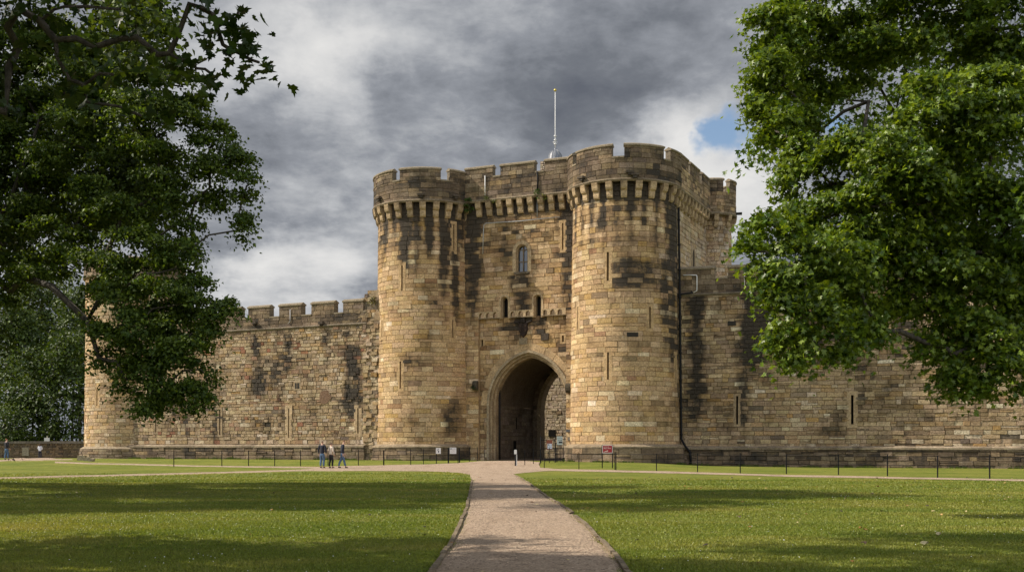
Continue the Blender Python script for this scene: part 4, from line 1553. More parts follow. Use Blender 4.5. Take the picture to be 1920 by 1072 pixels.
def build_corner_tower():
    C = (-36.1, 107.4)
    t = thing('corner_tower', (C[0], C[1], .2), 'round corner tower at the far left end of the wall, mostly behind leaves', 'tower')
    Rr = 4.5
    S = S_cyl(C, lambda v: Rr + .012 * max(0, 12 - v), Rr)
    U = math.pi * Rr
    m = MB()
    rx = (183 - 960) / F
    def tp(px, py):
        a = rx2 = (px - 960) / F
        A = a * a + 1; B = -2 * (a * C[0] + C[1]); D = C[0] ** 2 + C[1] ** 2 - Rr ** 2
        tt = (-B - math.sqrt(max(0, B * B - 4 * A * D))) / (2 * A)
        return Rr * math.atan2(a * tt - C[0], -(tt - C[1])), CAMH + (835 - py) / F * tt
    u, a = tp(183, 760); _, b = tp(183, 727)
    masonry(m, S, -U, U, 1.4, 17.2, 51, TAN + MIXED[:3], lambda u, v: .02 + .3 * fbm(u, v * .6, .5, 52) + (.2 if v > 15 else 0), rowh=(.28, .38), lenr=(.4, 1.0), holes=[slit_hole(u, a, b)], jd=.025, rough=.3)
    w = m.build('tower_wall', M_STONE, t)
    slit(S, u, a, b, w, .13, seed=8)
    p = MB()
    Sp = S_cyl(C, lambda v: Rr + .5 + .1 * max(0, 1.2 - v), Rr)
    masonry(p, Sp, -U, U, -.4, 1.2, 53, GREY + [((.36, .28, .18), 3)], lambda u, v: .22 + .3 * fbm(u, v, .5, 54), rowh=(.35, .45), lenr=(.6, 1.3), jd=.04, rough=.4)
    for i in range(40):
        a0, a1 = -U + 2 * U * i / 40, -U + 2 * U * (i + 1) / 40
        p.add([Sp(a0, 1.2, .02), Sp(a1, 1.2, .02), Sp(a1, 1.5, -.5), Sp(a0, 1.5, -.5)], [(0, 1, 2, 3)], (.3, .24, .16, .15))
    p.build('plinth', M_STONE, t)
    S2 = S_cyl(C, lambda v: Rr + .15, Rr)
    q = MB()
    masonry(q, S2, -U, U, 17.2, 17.9, 56, GREY, lambda u, v: .3)
    box(q, S2, -U, U, 17.19, 17.89, -.6, -.07, (.2, .16, .12, .2), 40)
    q.build('parapet', M_STONE, t)
    moulding(S2, -U, U, 17.2, -.02, t, 60)
    for i in range(6):
        merlon(S2, Rr * R(-172 + i * 60), Rr * R(-126 + i * 60), 17.9, 18.9, -.6, 0, t, 560 + i, seg=6)
    # fallen blocks at the foot
    for i, (x, y, s) in enumerate(((154, 861, .5), (163, 862, .42), (172, 863, .3))):
        X, Y = gpt(x, y + 1.5)
        k = MB(); rg = random.Random(i)
        vs = [(X + (a - .5) * 1.2 * s * rg.uniform(.8, 1.1), Y + (b - .5) * s, gz(X, Y) - .05 + c * s * .9 * rg.uniform(.8, 1.1)) for c in (0, 1) for b in (0, 1) for a in (0, 1)]
        k.add(vs, [(0, 1, 5, 4), (1, 3, 7, 5), (3, 2, 6, 7), (2, 0, 4, 6), (4, 5, 7, 6)], (.33, .27, .18, .1))
        k.build('fallen_block', M_STONE, None, label=('loose stone block at the outer foot of the corner tower', 'loose stone block between two others at corner tower foot', 'smallest loose stone block beside the corner tower plinth')[i], category='stone block', group='loose blocks by the corner tower')


def build_low_wall():
    O = (-78.0, 132.0); ee_ = (1, -.035)
    l = math.hypot(*ee_); ee_ = (ee_[0] / l, ee_[1] / l)
    t = thing('boundary_wall', (-60, 131, 0), 'low rubble boundary wall with flat coping running behind the visitors at left', 'wall')
    S = S_plane(O, ee_)
    m = MB()
    masonry(m, S, 0, 42, -.3, 1.75, 95, [((.17, .13, .085), 5), ((.25, .18, .11), 3), ((.33, .24, .14), 1.2), ((.10, .08, .06), 3)], lambda u, v: .12 + .35 * fbm(u, v, .5, 95), rowh=(.16, .26), lenr=(.25, .6), jd=.04, rough=.9)
    box(m, S, 0, 42, -.3, 1.74, -.5, -.11, (.15, .12, .09, .3))
    u, v = planept(O, ee_, 48, 848)
    box(m, S, u - .4, u + .4, .3, 1.3, -.03, .06, (.30, .26, .19, .05))
    m.build('wall_face', M_RUBBLE, t)
    c = MB(); rg = random.Random(3); u = 0
    while u < 42:
        l = rg.uniform(1.2, 1.9); k = rg.uniform(.8, 1.2)
        box(c, S, u, u + l - .015, 1.75, 2.02 + rg.uniform(-.02, .02), -.58, .1, (.17 * k, .145 * k, .115 * k, .12))
        u += l
    c.build('coping', M_STONE, t)


# ------------------------------------------------------------------ iron fences
def build_fences():
    def fence(label, posts, ht, closed_top=None, h0=1.02, drop=.02, rails=(.99, .55), rt=.010):
        p0 = posts[0]
        t = thing('iron_fence', (p0[0], p0[1], gz(*p0)), label, 'fence', 'iron estate fencing in front of the walls')
        for (x, y) in posts:
            m = MB(); z = gz(x, y) + .03 * math.sin(x * 5.1)
            wbox(m, x - .024, x + .024, y - .024, y + .024, z - .1, z + h0 + .03)
            wbox(m, x - .034, x + .034, y - .034, y + .034, z + h0 + .032, z + h0 + .05)
            m.build('post', M_IRON, t)
        for r in rails:
            m = MB()
            sweep(m, [(x, y + .0, gz(x, y) + r) for x, y in posts], rt, n=6)
            m.build('rail', M_IRON, t)
        return t
    right = G([(1155, 880.5), (1231, 883.5), (1308, 884.8), (1388, 886.5), (1474.5, 888), (1572, 889.5), (1664, 892), (1758, 896.5), (1855.6, 898), (1960, 901), (2070, 905)])
    fence('long low black wire fence between the right path and the stained wall', right, 1)
    fence('short black fence on the grass just right of the arch, before the red sign', G([(1020.5, 878), (1085.5, 879), (1153, 880.3)]), 1)
    left = G([(326, 874.5), (416, 873.5), (466, 873.5), (515, 873.8), (563.5, 873.5), (615, 872.5), (672, 872), (719, 871.8)])
    fence('long low black wire fence before the wall left of the towers', left, 1)
    fence('black rail fence in front of the left round tower plinth', G([(720, 871.9), (770, 871.2), (794, 870.2), (818, 869), (840, 867.8), (861, 866.8)]), 1)
    fence('black handrail between left tower plinth and entrance arch', G([(862, 866.6), (880, 865), (895, 864), (909, 863.5), (930, 862.8)]), 1)
    fence('black handrail curving towards the entrance arch on the right side', G([(966, 873), (984, 872), (1000, 870), (1013, 869), (1030, 867.5), (1044, 866), (1056, 865)]), 1)


def strokes(m, S, u0, u1, v0, v1, rng, d, col, mi=0):
    """a line of small illegible lettering"""
    u = u0
    h = v1 - v0
    while u < u1 - h * .3:
        if rng.random() < .14:
            u += h * .5; continue
        w = h * rng.uniform(.45, .75)
        t = h * .18
        kind = rng.randrange(4)
        box(m, S, u, u + t, v0, v1, d, d + .004, col, mi=mi)
        if kind in (0, 2):
            box(m, S, u + t, u + w, v1 - t, v1, d, d + .004, col, mi=mi)
        if kind in (1, 2, 3):
            box(m, S, u + t, u + w, v0, v0 + t, d, d + .004, col, mi=mi)
        if kind in (0, 3):
            box(m, S, u + w - t, u + w, v0 + t, v1 - t, d, d + .004, col, mi=mi)
        u += w + h * .2


def Sfree(X, Y, Z, ang=0.0):
    c, s = math.cos(ang), math.sin(ang)
    return lambda u, v, d: (X + c * u + s * d, Y + s * u - c * d, Z + v)


def build_signs(S, gp, inb, ac, aw):
    rng = random.Random(9)
    # red sign
    X, Y = gpt(1139, 877); Z = gz(X, Y)
    t = thing('sign', (X, Y, Z), 'red notice board with white border on two black posts before right tower', 'sign')
    k = Y / F
    f = Sfree(X, Y, Z)
    w, b0, b1 = 9.6 * k, CAMH + (835 - 849) * k - Z, CAMH + (835 - 834) * k - Z
    m = MB(); box(m, f, -w, w, b0, b1, -.02, .02, (.7, .66, .62, 0)); box(m, f, -w + .035, w - .035, b0 + .04, b1 - .03, .02, .026, (.36, .012, .02, 0))
    m.build('panel', M_PAINTED, t)
    m = MB()
    hh = b1 - b0
    strokes(m, f, -w + .09, w * .35, b0 + hh * .74, b0 + hh * .84, rng, .027, (.75, .6, .55, 0))
    strokes(m, f, -w + .10, w - .09, b0 + hh * .54, b0 + hh * .67, rng, .027, (.8, .75, .72, 0))
    prism(m, f, [(-w + .1, b0 + .06), (-w * .5, b0 + hh * .16), (w * .1, b0 + hh * .24)], [(-w + .1, b0 + .09), (-w * .5, b0 + hh * .24), (w * .1, b0 + hh * .38)], .027, .032, (.75, .6, .5, 0))
    m.build('lettering', M_PAINTED, t)
    for s in (-1, 1):
        m = MB(); box(m, f, s * w - .03, s * w + .03, -.1, b1 + .02, -.07, -.021); m.build('post', M_IRON, t)
    # two white notices on the fence by the left tower
    for (px, py, pyb, wp, hp, lab) in ((822.5, 844.7, 868, 4.6, 10.8, 'small white notice on a fence post by left tower'), (850, 844.3, 867, 6.1, 11.6, 'square white notice on posts nearer the entrance arch')):
        X, Y = gpt(px, pyb + .8); Y -= .35; Z = gz(X, Y); k = Y / F
        f = Sfree(X, Y, Z)
        zc = CAMH + (835 - py) * k - Z
        t = thing('sign', (X, Y, Z), lab, 'sign', 'white notices by the left tower')
        m = MB(); box(m, f, -wp * k, wp * k, zc - hp / 2 * k, zc + hp / 2 * k, 0, .02, (.72, .70, .67, 0)); m.build('panel', M_PAINTED, t)
        m = MB()
        if wp < 5:
            box(m, f, -.02, .05, zc - .12, zc + .02, .021, .026, (.05, .05, .06, 0)); box(m, f, .0, .04, zc + .06, zc + .16, .021, .026, (.1, .1, .1, 0)); box(m, f, -.1, -.04, zc + .02, zc + .12, .021, .026, (.3, .3, .3, 0))
        else:
            box(m, f, -.2, -.08, zc + .10, zc + .17, .021, .026, (.04, .06, .08, 0))
            strokes(m, f, -.04, .2, zc + .10, zc + .16, rng, .021, (.1, .1, .12, 0))
            for q in (.02, -.05, -.12):
                strokes(m, f, -.18, .18, zc + q, zc + q + .03, rng, .021, (.35, .25, .22, 0))
        m.build('lettering', M_PAINTED, t)
        for s in ((-1,) if wp < 5 else (-1.7, 1.9)):
            m = MB(); box(m, f, s * wp * k * .8 - .025, s * wp * k * .8 + .025, -.1, zc + hp / 2 * k - .01, -.05, -.001); m.build('post', M_IRON, t)
        if wp > 5:
            m = MB(); box(m, f, -1.4 * wp * k, 1.5 * wp * k, zc + .0, zc + .03, -.03, -.002); m.build('crossbar', M_IRON, t)
    # white topped post at the end of handrail
    X, Y = gpt(966.5, 873.6); Z = gz(X, Y); k = Y / F
    t = thing('marker_post', (X, Y, Z), 'short post with a white cap at the end of the right handrail', 'post')
    m = MB(); f = Sfree(X, Y, Z); box(m, f, -.05, .05, -.1, .95, -.05, .05, (.02, .02, .02, 0)); m.build('shaft', M_PAINTED, t)
    m = MB(); box(m, f, -.09, .09, .82, 1.12, .055, .09, (.72, .72, .68, 0)); m.build('cap_plate', M_PAINTED, t)
    m = MB(); box(m, f, .06, .11, -.1, .8, -.03, .03, (.7, .7, .66, 0)); m.build('white_stake', M_PAINTED, t)
    # tall notice board on a pale post by the low wall
    X, Y = gpt(88.5, 858.5); Z = gz(X, Y); k = Y / F
    t = thing('sign', (X, Y, Z), 'pale notice board on a single tall post before the boundary wall', 'sign')
    f = Sfree(X, Y, Z)
    m = MB(); box(m, f, -5 * k, 5 * k, CAMH + (835 - 836) * k - Z, CAMH + (835 - 820.3) * k - Z, .06, .1, (.66, .64, .56, 0)); m.build('panel', M_PAINTED, t)
    m = MB(); strokes(m, f, -.1, .25, 1.5, 1.62, rng, .101, (.1, .1, .1, 0)); strokes(m, f, -.2, .1, 1.9, 1.96, rng, .101, (.2, .2, .2, 0)); m.build('lettering', M_PAINTED, t)
    m = MB(); box(m, f, -.07, .07, -.1, CAMH + (835 - 817) * k - Z, -.06, .055, (.42, .36, .25, 0)); m.build('post', M_WOOD, t)
    X, Y = gpt(111.5, 858); Z = gz(X, Y); k = Y / F
    f = Sfree(X, Y, Z)
    t = thing('plaque', (X, Y, Z), 'small low white plaque on a dark stand beside the tall notice board', 'plaque')
    m = MB(); box(m, f, -.2, .2, -.1, .5, -.05, .0, (.02, .02, .02, 0)); m.build('stand', M_PAINTED, t)
    m = MB(); box(m, f, -.22, .22, .5, .72, -.05, .03, (.6, .62, .65, 0)); m.build('panel', M_PAINTED, t)

    # barred iron gate standing open inside the arch
    a = gpt(1014, 867.2); b = gpt(1057, 866.0)
    Z = gz(*a)
    dx, dy = b[0] - a[0], b[1] - a[1]
    L = math.hypot(dx, dy)
    t = thing('iron_gate', (a[0], a[1], Z), 'tall black barred iron gate standing across right side of the entrance arch', 'gate')
    f = Sfree(a[0], a[1], Z, math.atan2(dy, dx))
    k = a[1] / F
    top = CAMH + (835 - 819) * k - Z
    m = MB()
    for s in (0, .62):
        box(m, f, s * L - .03, s * L + .03, -.05, top + .05, -.03, .03)
    for z in (.25, 1.0, top - .25):
        box(m, f, .03, .62 * L - .03, z, z + .045, -.018, .018)
    m.build('frame', M_IRON, t)
    n = 9
    for i in range(1, n):
        m = MB(); u = .62 * L * i / n
        sweep(m, [f(u, .08, 0), f(u, top - .05, 0), f(u, top + .1, 0)], [.016, .016, .003], n=6); m.build('bar', M_IRON, t)
    m = MB()
    for z in (.25, 1.0, 1.4):
        box(m, f, .63 * L + .02, L, z, z + .04, -.018, .018)
    for i in range(6):
        u = .66 * L + .34 * L * i / 5.2
        box(m, f, u - .013, u + .013, .05, 1.42, -.012, .012)
    m.build('side_railing', M_IRON, t)
    def onf(name, lab, px, py, wpx, hpx, col, fr=None, extra=None):
        u, z = planept(a, (dx / L, dy / L), px, py)
        kk = (a[1] + b[1]) / 2 / F
        tt = thing(name, f(u, 0, .05), lab, 'sign')
        m = MB(); ww, h2 = wpx * kk / 2, hpx * kk / 2; z -= Z
        if fr:
            box(m, f, u - ww - .05, u + ww + .05, z - h2 - .07, z + h2 + .26, .04, .06, fr)
        box(m, f, u - ww, u + ww, z - h2, z + h2, .061, .085, col)
        m.build('panel', M_PAINTED, tt)
        m = MB()
        extra(m, u, z, ww, h2)
        m.build('lettering', M_PAINTED, tt)
    def e1(m, u, z, w, h):
        box(m, f, u - w * .75, u - w * .4, z + h * .35, z + h * .8, .086, .09, (.02, .02, .05, 0))
        strokes(m, f, u - w * .2, u + w * .8, z + h * .1, z + h * .4, rng, .086, (.06, .08, .25, 0))
        strokes(m, f, u - w * .6, u + w * .8, z - h * .5, z - h * .25, rng, .086, (.2, .2, .4, 0))
    onf('sign', 'white notice with brown red surround hung on the barred iron gate', 1029.5, 836, 10.5, 9.5, (.62, .64, .72, 0), (.25, .07, .035, 0), e1)
    def e2(m, u, z, w, h):
        strokes(m, f, u - w * .8, u + w * .85, z + h * .48, z + h * .72, rng, .086, (.25, .28, .3, 0))
        box(m, f, u - w * .7, u + w * .75, z + h * .08, z + h * .16, .086, .09, (.03, .03, .03, 0))
        prism(m, f, [(u + w * .4, z + h * .0), (u + w * .9, z + h * .11)], [(u + w * .4, z + h * .24), (u + w * .9, z + h * .13)], .086, .091, (.03, .03, .03, 0))
        box(m, f, u - w * .4, u + w * .9, z - h * .62, z - h * .2, .086, .09, (.03, .03, .04, 0))
    onf('sign', 'pale grey sign with a black arrow beside the barred iron gate', 1048.3, 825.5, 13, 16, (.50, .54, .52, 0), None, e2)
    # plates on the wall right of the arch
    for (px, py, wp, hp, c, lab) in ((1065.5, 807, 7.4, 4.8, (.05, .055, .06, 0), 'small dark plate on the wall right of the arch'), (1068.8, 822.3, 9, 7, (.16, .12, .07, 0), 'framed picture panel on the wall below the dark plate')):
        u, v = gp(px, py); kk = 87.5 / F
        tt = thing('wall_plate', S(u, v, .05), lab, 'plaque')
        m = MB(); box(m, S, u - wp * kk / 2, u + wp * kk / 2, v - hp * kk / 2, v + hp * kk / 2, .03, .07, c)
        if wp > 8:
            box(m, S, u - wp * kk * .36, u + wp * kk * .36, v - hp * kk * .33, v + hp * kk * .33, .07, .075, (.05, .05, .05, 0))
            box(m, S, u + wp * kk * .02, u + wp * kk * .3, v - hp * kk * .1, v + hp * kk * .25, .076, .08, (.5, .42, .3, 0))
            strokes(m, S, u - wp * kk * .32, u + wp * kk * .0, v - .03, v + .05, rng, .076, (.4, .33, .25, 0))
        m.build('plate', M_PAINTED, tt)


# ------------------------------------------------------------------ foliage
LEAF5 = np.array([(0, 0), (-.16, -.05), (-.50, .10), (-.22, .28), (-.38, .66), (-.10, .55), (0, 1.0), (.10, .55), (.38, .66), (.22, .28), (.50, .10), (.16, -.05)], float)   # lobed leaf, y along midrib
LEAFS = np.array([(0, 0), (-.36, .3), (-.2, .72), (0, 1.0), (.2, .72), (.36, .3)], float)
LEAF9 = np.array([(0, 0), (-.10, -.06), (-.30, -.12), (-.34, .0), (-.58, .16), (-.44, .24), (-.56, .46), (-.34, .40), (-.20, .42), (-.26, .70), (-.13, .66), (0, 1.0), (.13, .66), (.26, .70), (.20, .42), (.34, .40), (.56, .46), (.44, .24), (.58, .16), (.34, .0), (.30, -.12), (.10, -.06)], float)


NLEAF = [0]


def leaf_mesh(name, mat, parent, pos, nrm, size, cols, shape, seed, fold=.18, label=None):
    """one mesh of many separate small leaves (triangle fans)"""
    rng = np.random.default_rng(seed)
    n = len(pos)
    print('leaves', n)
    nv = len(shape)
    nrm = nrm / np.linalg.norm(nrm, axis=1, keepdims=True)
    rnd = rng.normal(size=(n, 3))
    rnd[:, 2] -= .8          # midribs hang
    tx = np.cross(nrm, rnd); tx /= np.linalg.norm(tx, axis=1, keepdims=True) + 1e-9
    ty = np.cross(nrm, tx)
    sx = shape[:, 0]; sy = shape[:, 1] - .45
    cup = (np.abs(sx) * fold + (shape[:, 1] ** 2) * -.18)
    V = pos[:, None, :] + size[:, None, None] * (tx[:, None, :] * sx[None, :, None] + ty[:, None, :] * (-sy)[None, :, None] + nrm[:, None, :] * cup[None, :, None])
    V = V.reshape(-1, 3)
    off = world_loc(parent)
    V = V - np.array([off.x, off.y, off.z])
    # ngon per leaf as triangle fan from vertex 0
    fan = np.array([(0, i, i + 1) for i in range(1, nv - 1)])
    T = (np.arange(n)[:, None, None] * nv + fan[None]).reshape(-1)
    me = bpy.data.meshes.new(name)
    me.vertices.add(len(V)); me.vertices.foreach_set('co', V.astype(np.float32).ravel())
    nt_ = len(T) // 3
    me.loops.add(nt_ * 3); me.loops.foreach_set('vertex_index', T.astype(np.int32))
    me.polygons.add(nt_)
    me.polygons.foreach_set('loop_start', np.arange(0, nt_ * 3, 3, dtype=np.int32))
    me.polygons.foreach_set('loop_total', np.full(nt_, 3, dtype=np.int32))
    at = me.color_attributes.new('Col', 'FLOAT_COLOR', 'POINT')
    c4 = np.concatenate([np.repeat(cols, nv, 0), np.ones((n * nv, 1))], 1)
    at.data.foreach_set('color', c4.astype(np.float32).ravel())
    me.materials.append(mat)
    me.update()
    me.validate()
    o = bpy.data.objects.new(name, me)
    COL.objects.link(o)
    if parent:
        o.parent = parent
    return o


def crown_leaves(blobs, dens, lsize, cols, seed, spray=.35, per=9, up=.7, out=.55, rnd=.55):
    """blobs: (cx,cy,cz,rx,ry,rz). leaves sit in small sprays spread through each blob."""
    rng = np.random.default_rng(seed)
    P, Nn, Cc, Sz = [], [], [], []
    for (cx, cy, cz, rx, ry, rz) in blobs:
        area = math.pi * rx * rz
        k = max(3, int(dens * area / per))
        # the blob is a stack of drooping, fan-shaped boughs with gaps between them
        nb = max(5, int(rz / .125)) if rz < 4 else 14
        bz = rng.uniform(-.92, .95, nb); bth = rng.uniform(0, 2 * np.pi, nb)
        bl = np.sqrt(np.clip(1 - bz ** 2 * .85, .1, 1)) * rng.uniform(.75, 1.12, nb)
        j = rng.integers(0, nb, k)
        tt = rng.uniform(0, 1, k) ** .55
        an = bth[j] + rng.normal(size=k) * .62
        hor = bl[j] * tt * (.9 + .12 * np.sin(an * 7 + j))
        c = np.stack([cx + np.cos(an) * rx * hor, cy + np.sin(an) * ry * hor,
                      cz + rz * (bz[j] - .30 * (tt - .5) ** 2 * 2 - .12 * tt) + rng.normal(size=k) * .04], 1)
        d = np.stack([np.cos(an) * .9, np.sin(an) * .9, .35 * bz[j]], 1)
        # each spray is a flattish drooping fan of leaves
        m = k * per
        cc = np.repeat(c, per, 0); dd = np.repeat(d, per, 0)
        o = rng.normal(size=(m, 3)) * np.array([spray, spray, spray * .38])
        out2 = dd * np.abs(rng.normal(size=(m, 1))) * spray * .5
        p = cc + o + out2
        p[:, 2] -= .30 * (o[:, 0] ** 2 + o[:, 1] ** 2) / max(spray, .05)
        nn = np.zeros((m, 3)); nn[:, 2] = up
        nn += dd * out + rng.normal(size=(m, 3)) * rnd
        bt = np.repeat(rng.uniform(.7, 1.25, (k, 1)), per, 0) * rng.uniform(.75, 1.25, (m, 1))
        mixf = np.clip(np.repeat(rng.uniform(-.15, 1, (k, 1)), per, 0) + rng.normal(size=(m, 1)) * .2, 0, 1)
        col = (np.array(cols[0]) * (1 - mixf) + np.array(cols[1]) * mixf) * bt
        P.append(p); Nn.append(nn); Cc.append(col); Sz.append(lsize * rng.uniform(.65, 1.25, m))
    return np.concatenate(P), np.concatenate(Nn), np.concatenate(Cc), np.concatenate(Sz)


def limbs(name, parent, trunk, targets, seed, r_tip=.018, expo=2.3, sag=.1, rmax=.6, n=7, extra_twigs=0):
    """trunk: list of points (base first). targets: crown points, each joined to the nearest part of the tree."""
    rng = random.Random(seed)
    nodes = [Vector(p) for p in trunk]
    par = [-1] + list(range(len(trunk) - 1))
    top = nodes[-1]
    tg = sorted(targets, key=lambda t: (Vector(t) - Vector(trunk[len(trunk) // 2])).length)
    base_n = max(1, len(trunk) // 3)
    for t in tg:
        t = Vector(t)
        best, bi = 1e9, 0
        for i in range(base_n, len(nodes)):
            q = nodes[i]
            d = (q - t).length
            # prefer joints nearer the trunk than the target, and lower
            pen = 2.2 * max(0, q.z - t.z - .3) + .12 * (q - top).length
            if d + pen < best:
                best, bi = d + pen, i
        q = nodes[bi]
        L = (t - q).length
        k = max(2, min(7, int(L / 1.0)))
        prev = bi
        side = Vector((rng.uniform(-1, 1), rng.uniform(-1, 1), rng.uniform(-.3, .6))) * L * .10
        for j in range(1, k + 1):
            f = j / k
            p = q.lerp(t, f) + side * math.sin(math.pi * f) + Vector((0, 0, sag * L * math.sin(math.pi * f)))
            p += Vector((rng.gauss(0, .04), rng.gauss(0, .04), rng.gauss(0, .04))) * min(1, L)
            nodes.append(p); par.append(prev); prev = len(nodes) - 1
    n_ = len(nodes)
    load = [0.0] * n_
    kids = [0] * n_
    for p in par:
        if p >= 0:
            kids[p] += 1
    rad = [0.0] * n_
    acc = [0.0] * n_
    for i in range(n_ - 1, -1, -1):
        rad[i] = (acc[i] ** (1 / expo)) if acc[i] > 0 else r_tip
        rad[i] = max(rad[i], r_tip) * 1.012
        if par[i] >= 0:
            acc[par[i]] += rad[i] ** expo
    sc_ = min(1.0, rmax / rad[0]) if rad[0] > rmax else 1.0
    m = MB()
    # chains
    done = set()
    child = [[] for _ in range(n_)]
    for i, p in enumerate(par):
        if p >= 0:
            child[p].append(i)
    starts = [(None, 0)]
    while starts:
        pr, s = starts.pop()
        chain = [] if pr is None else [pr]
        cur = s
        while True:
            chain.append(cur)
            if not child[cur]:
                break
            ch = sorted(child[cur], key=lambda c: -rad[c])
            for c in ch[1:]:
                starts.append((cur, c))
            cur = ch[0]
        if len(chain) > 1:
            rs = [rad[c] * sc_ for c in chain]
            if pr is not None:
                rs[0] = rs[1] * 1.1
            sweep(m, [nodes[c] for c in chain], rs, (.05, .04, .03, 0), n=n if rs[0] > .1 else 5)
    o = m.build(name, M_BARK, parent, True)
    return o, nodes


def pxblob(px, py, rx, ry, Z, depth=1.25):
    k = Z / F
    return ((px - 960) * k, Z, CAMH + (835 - py) * k, rx * k, max(rx, ry) * k * depth, ry * k)


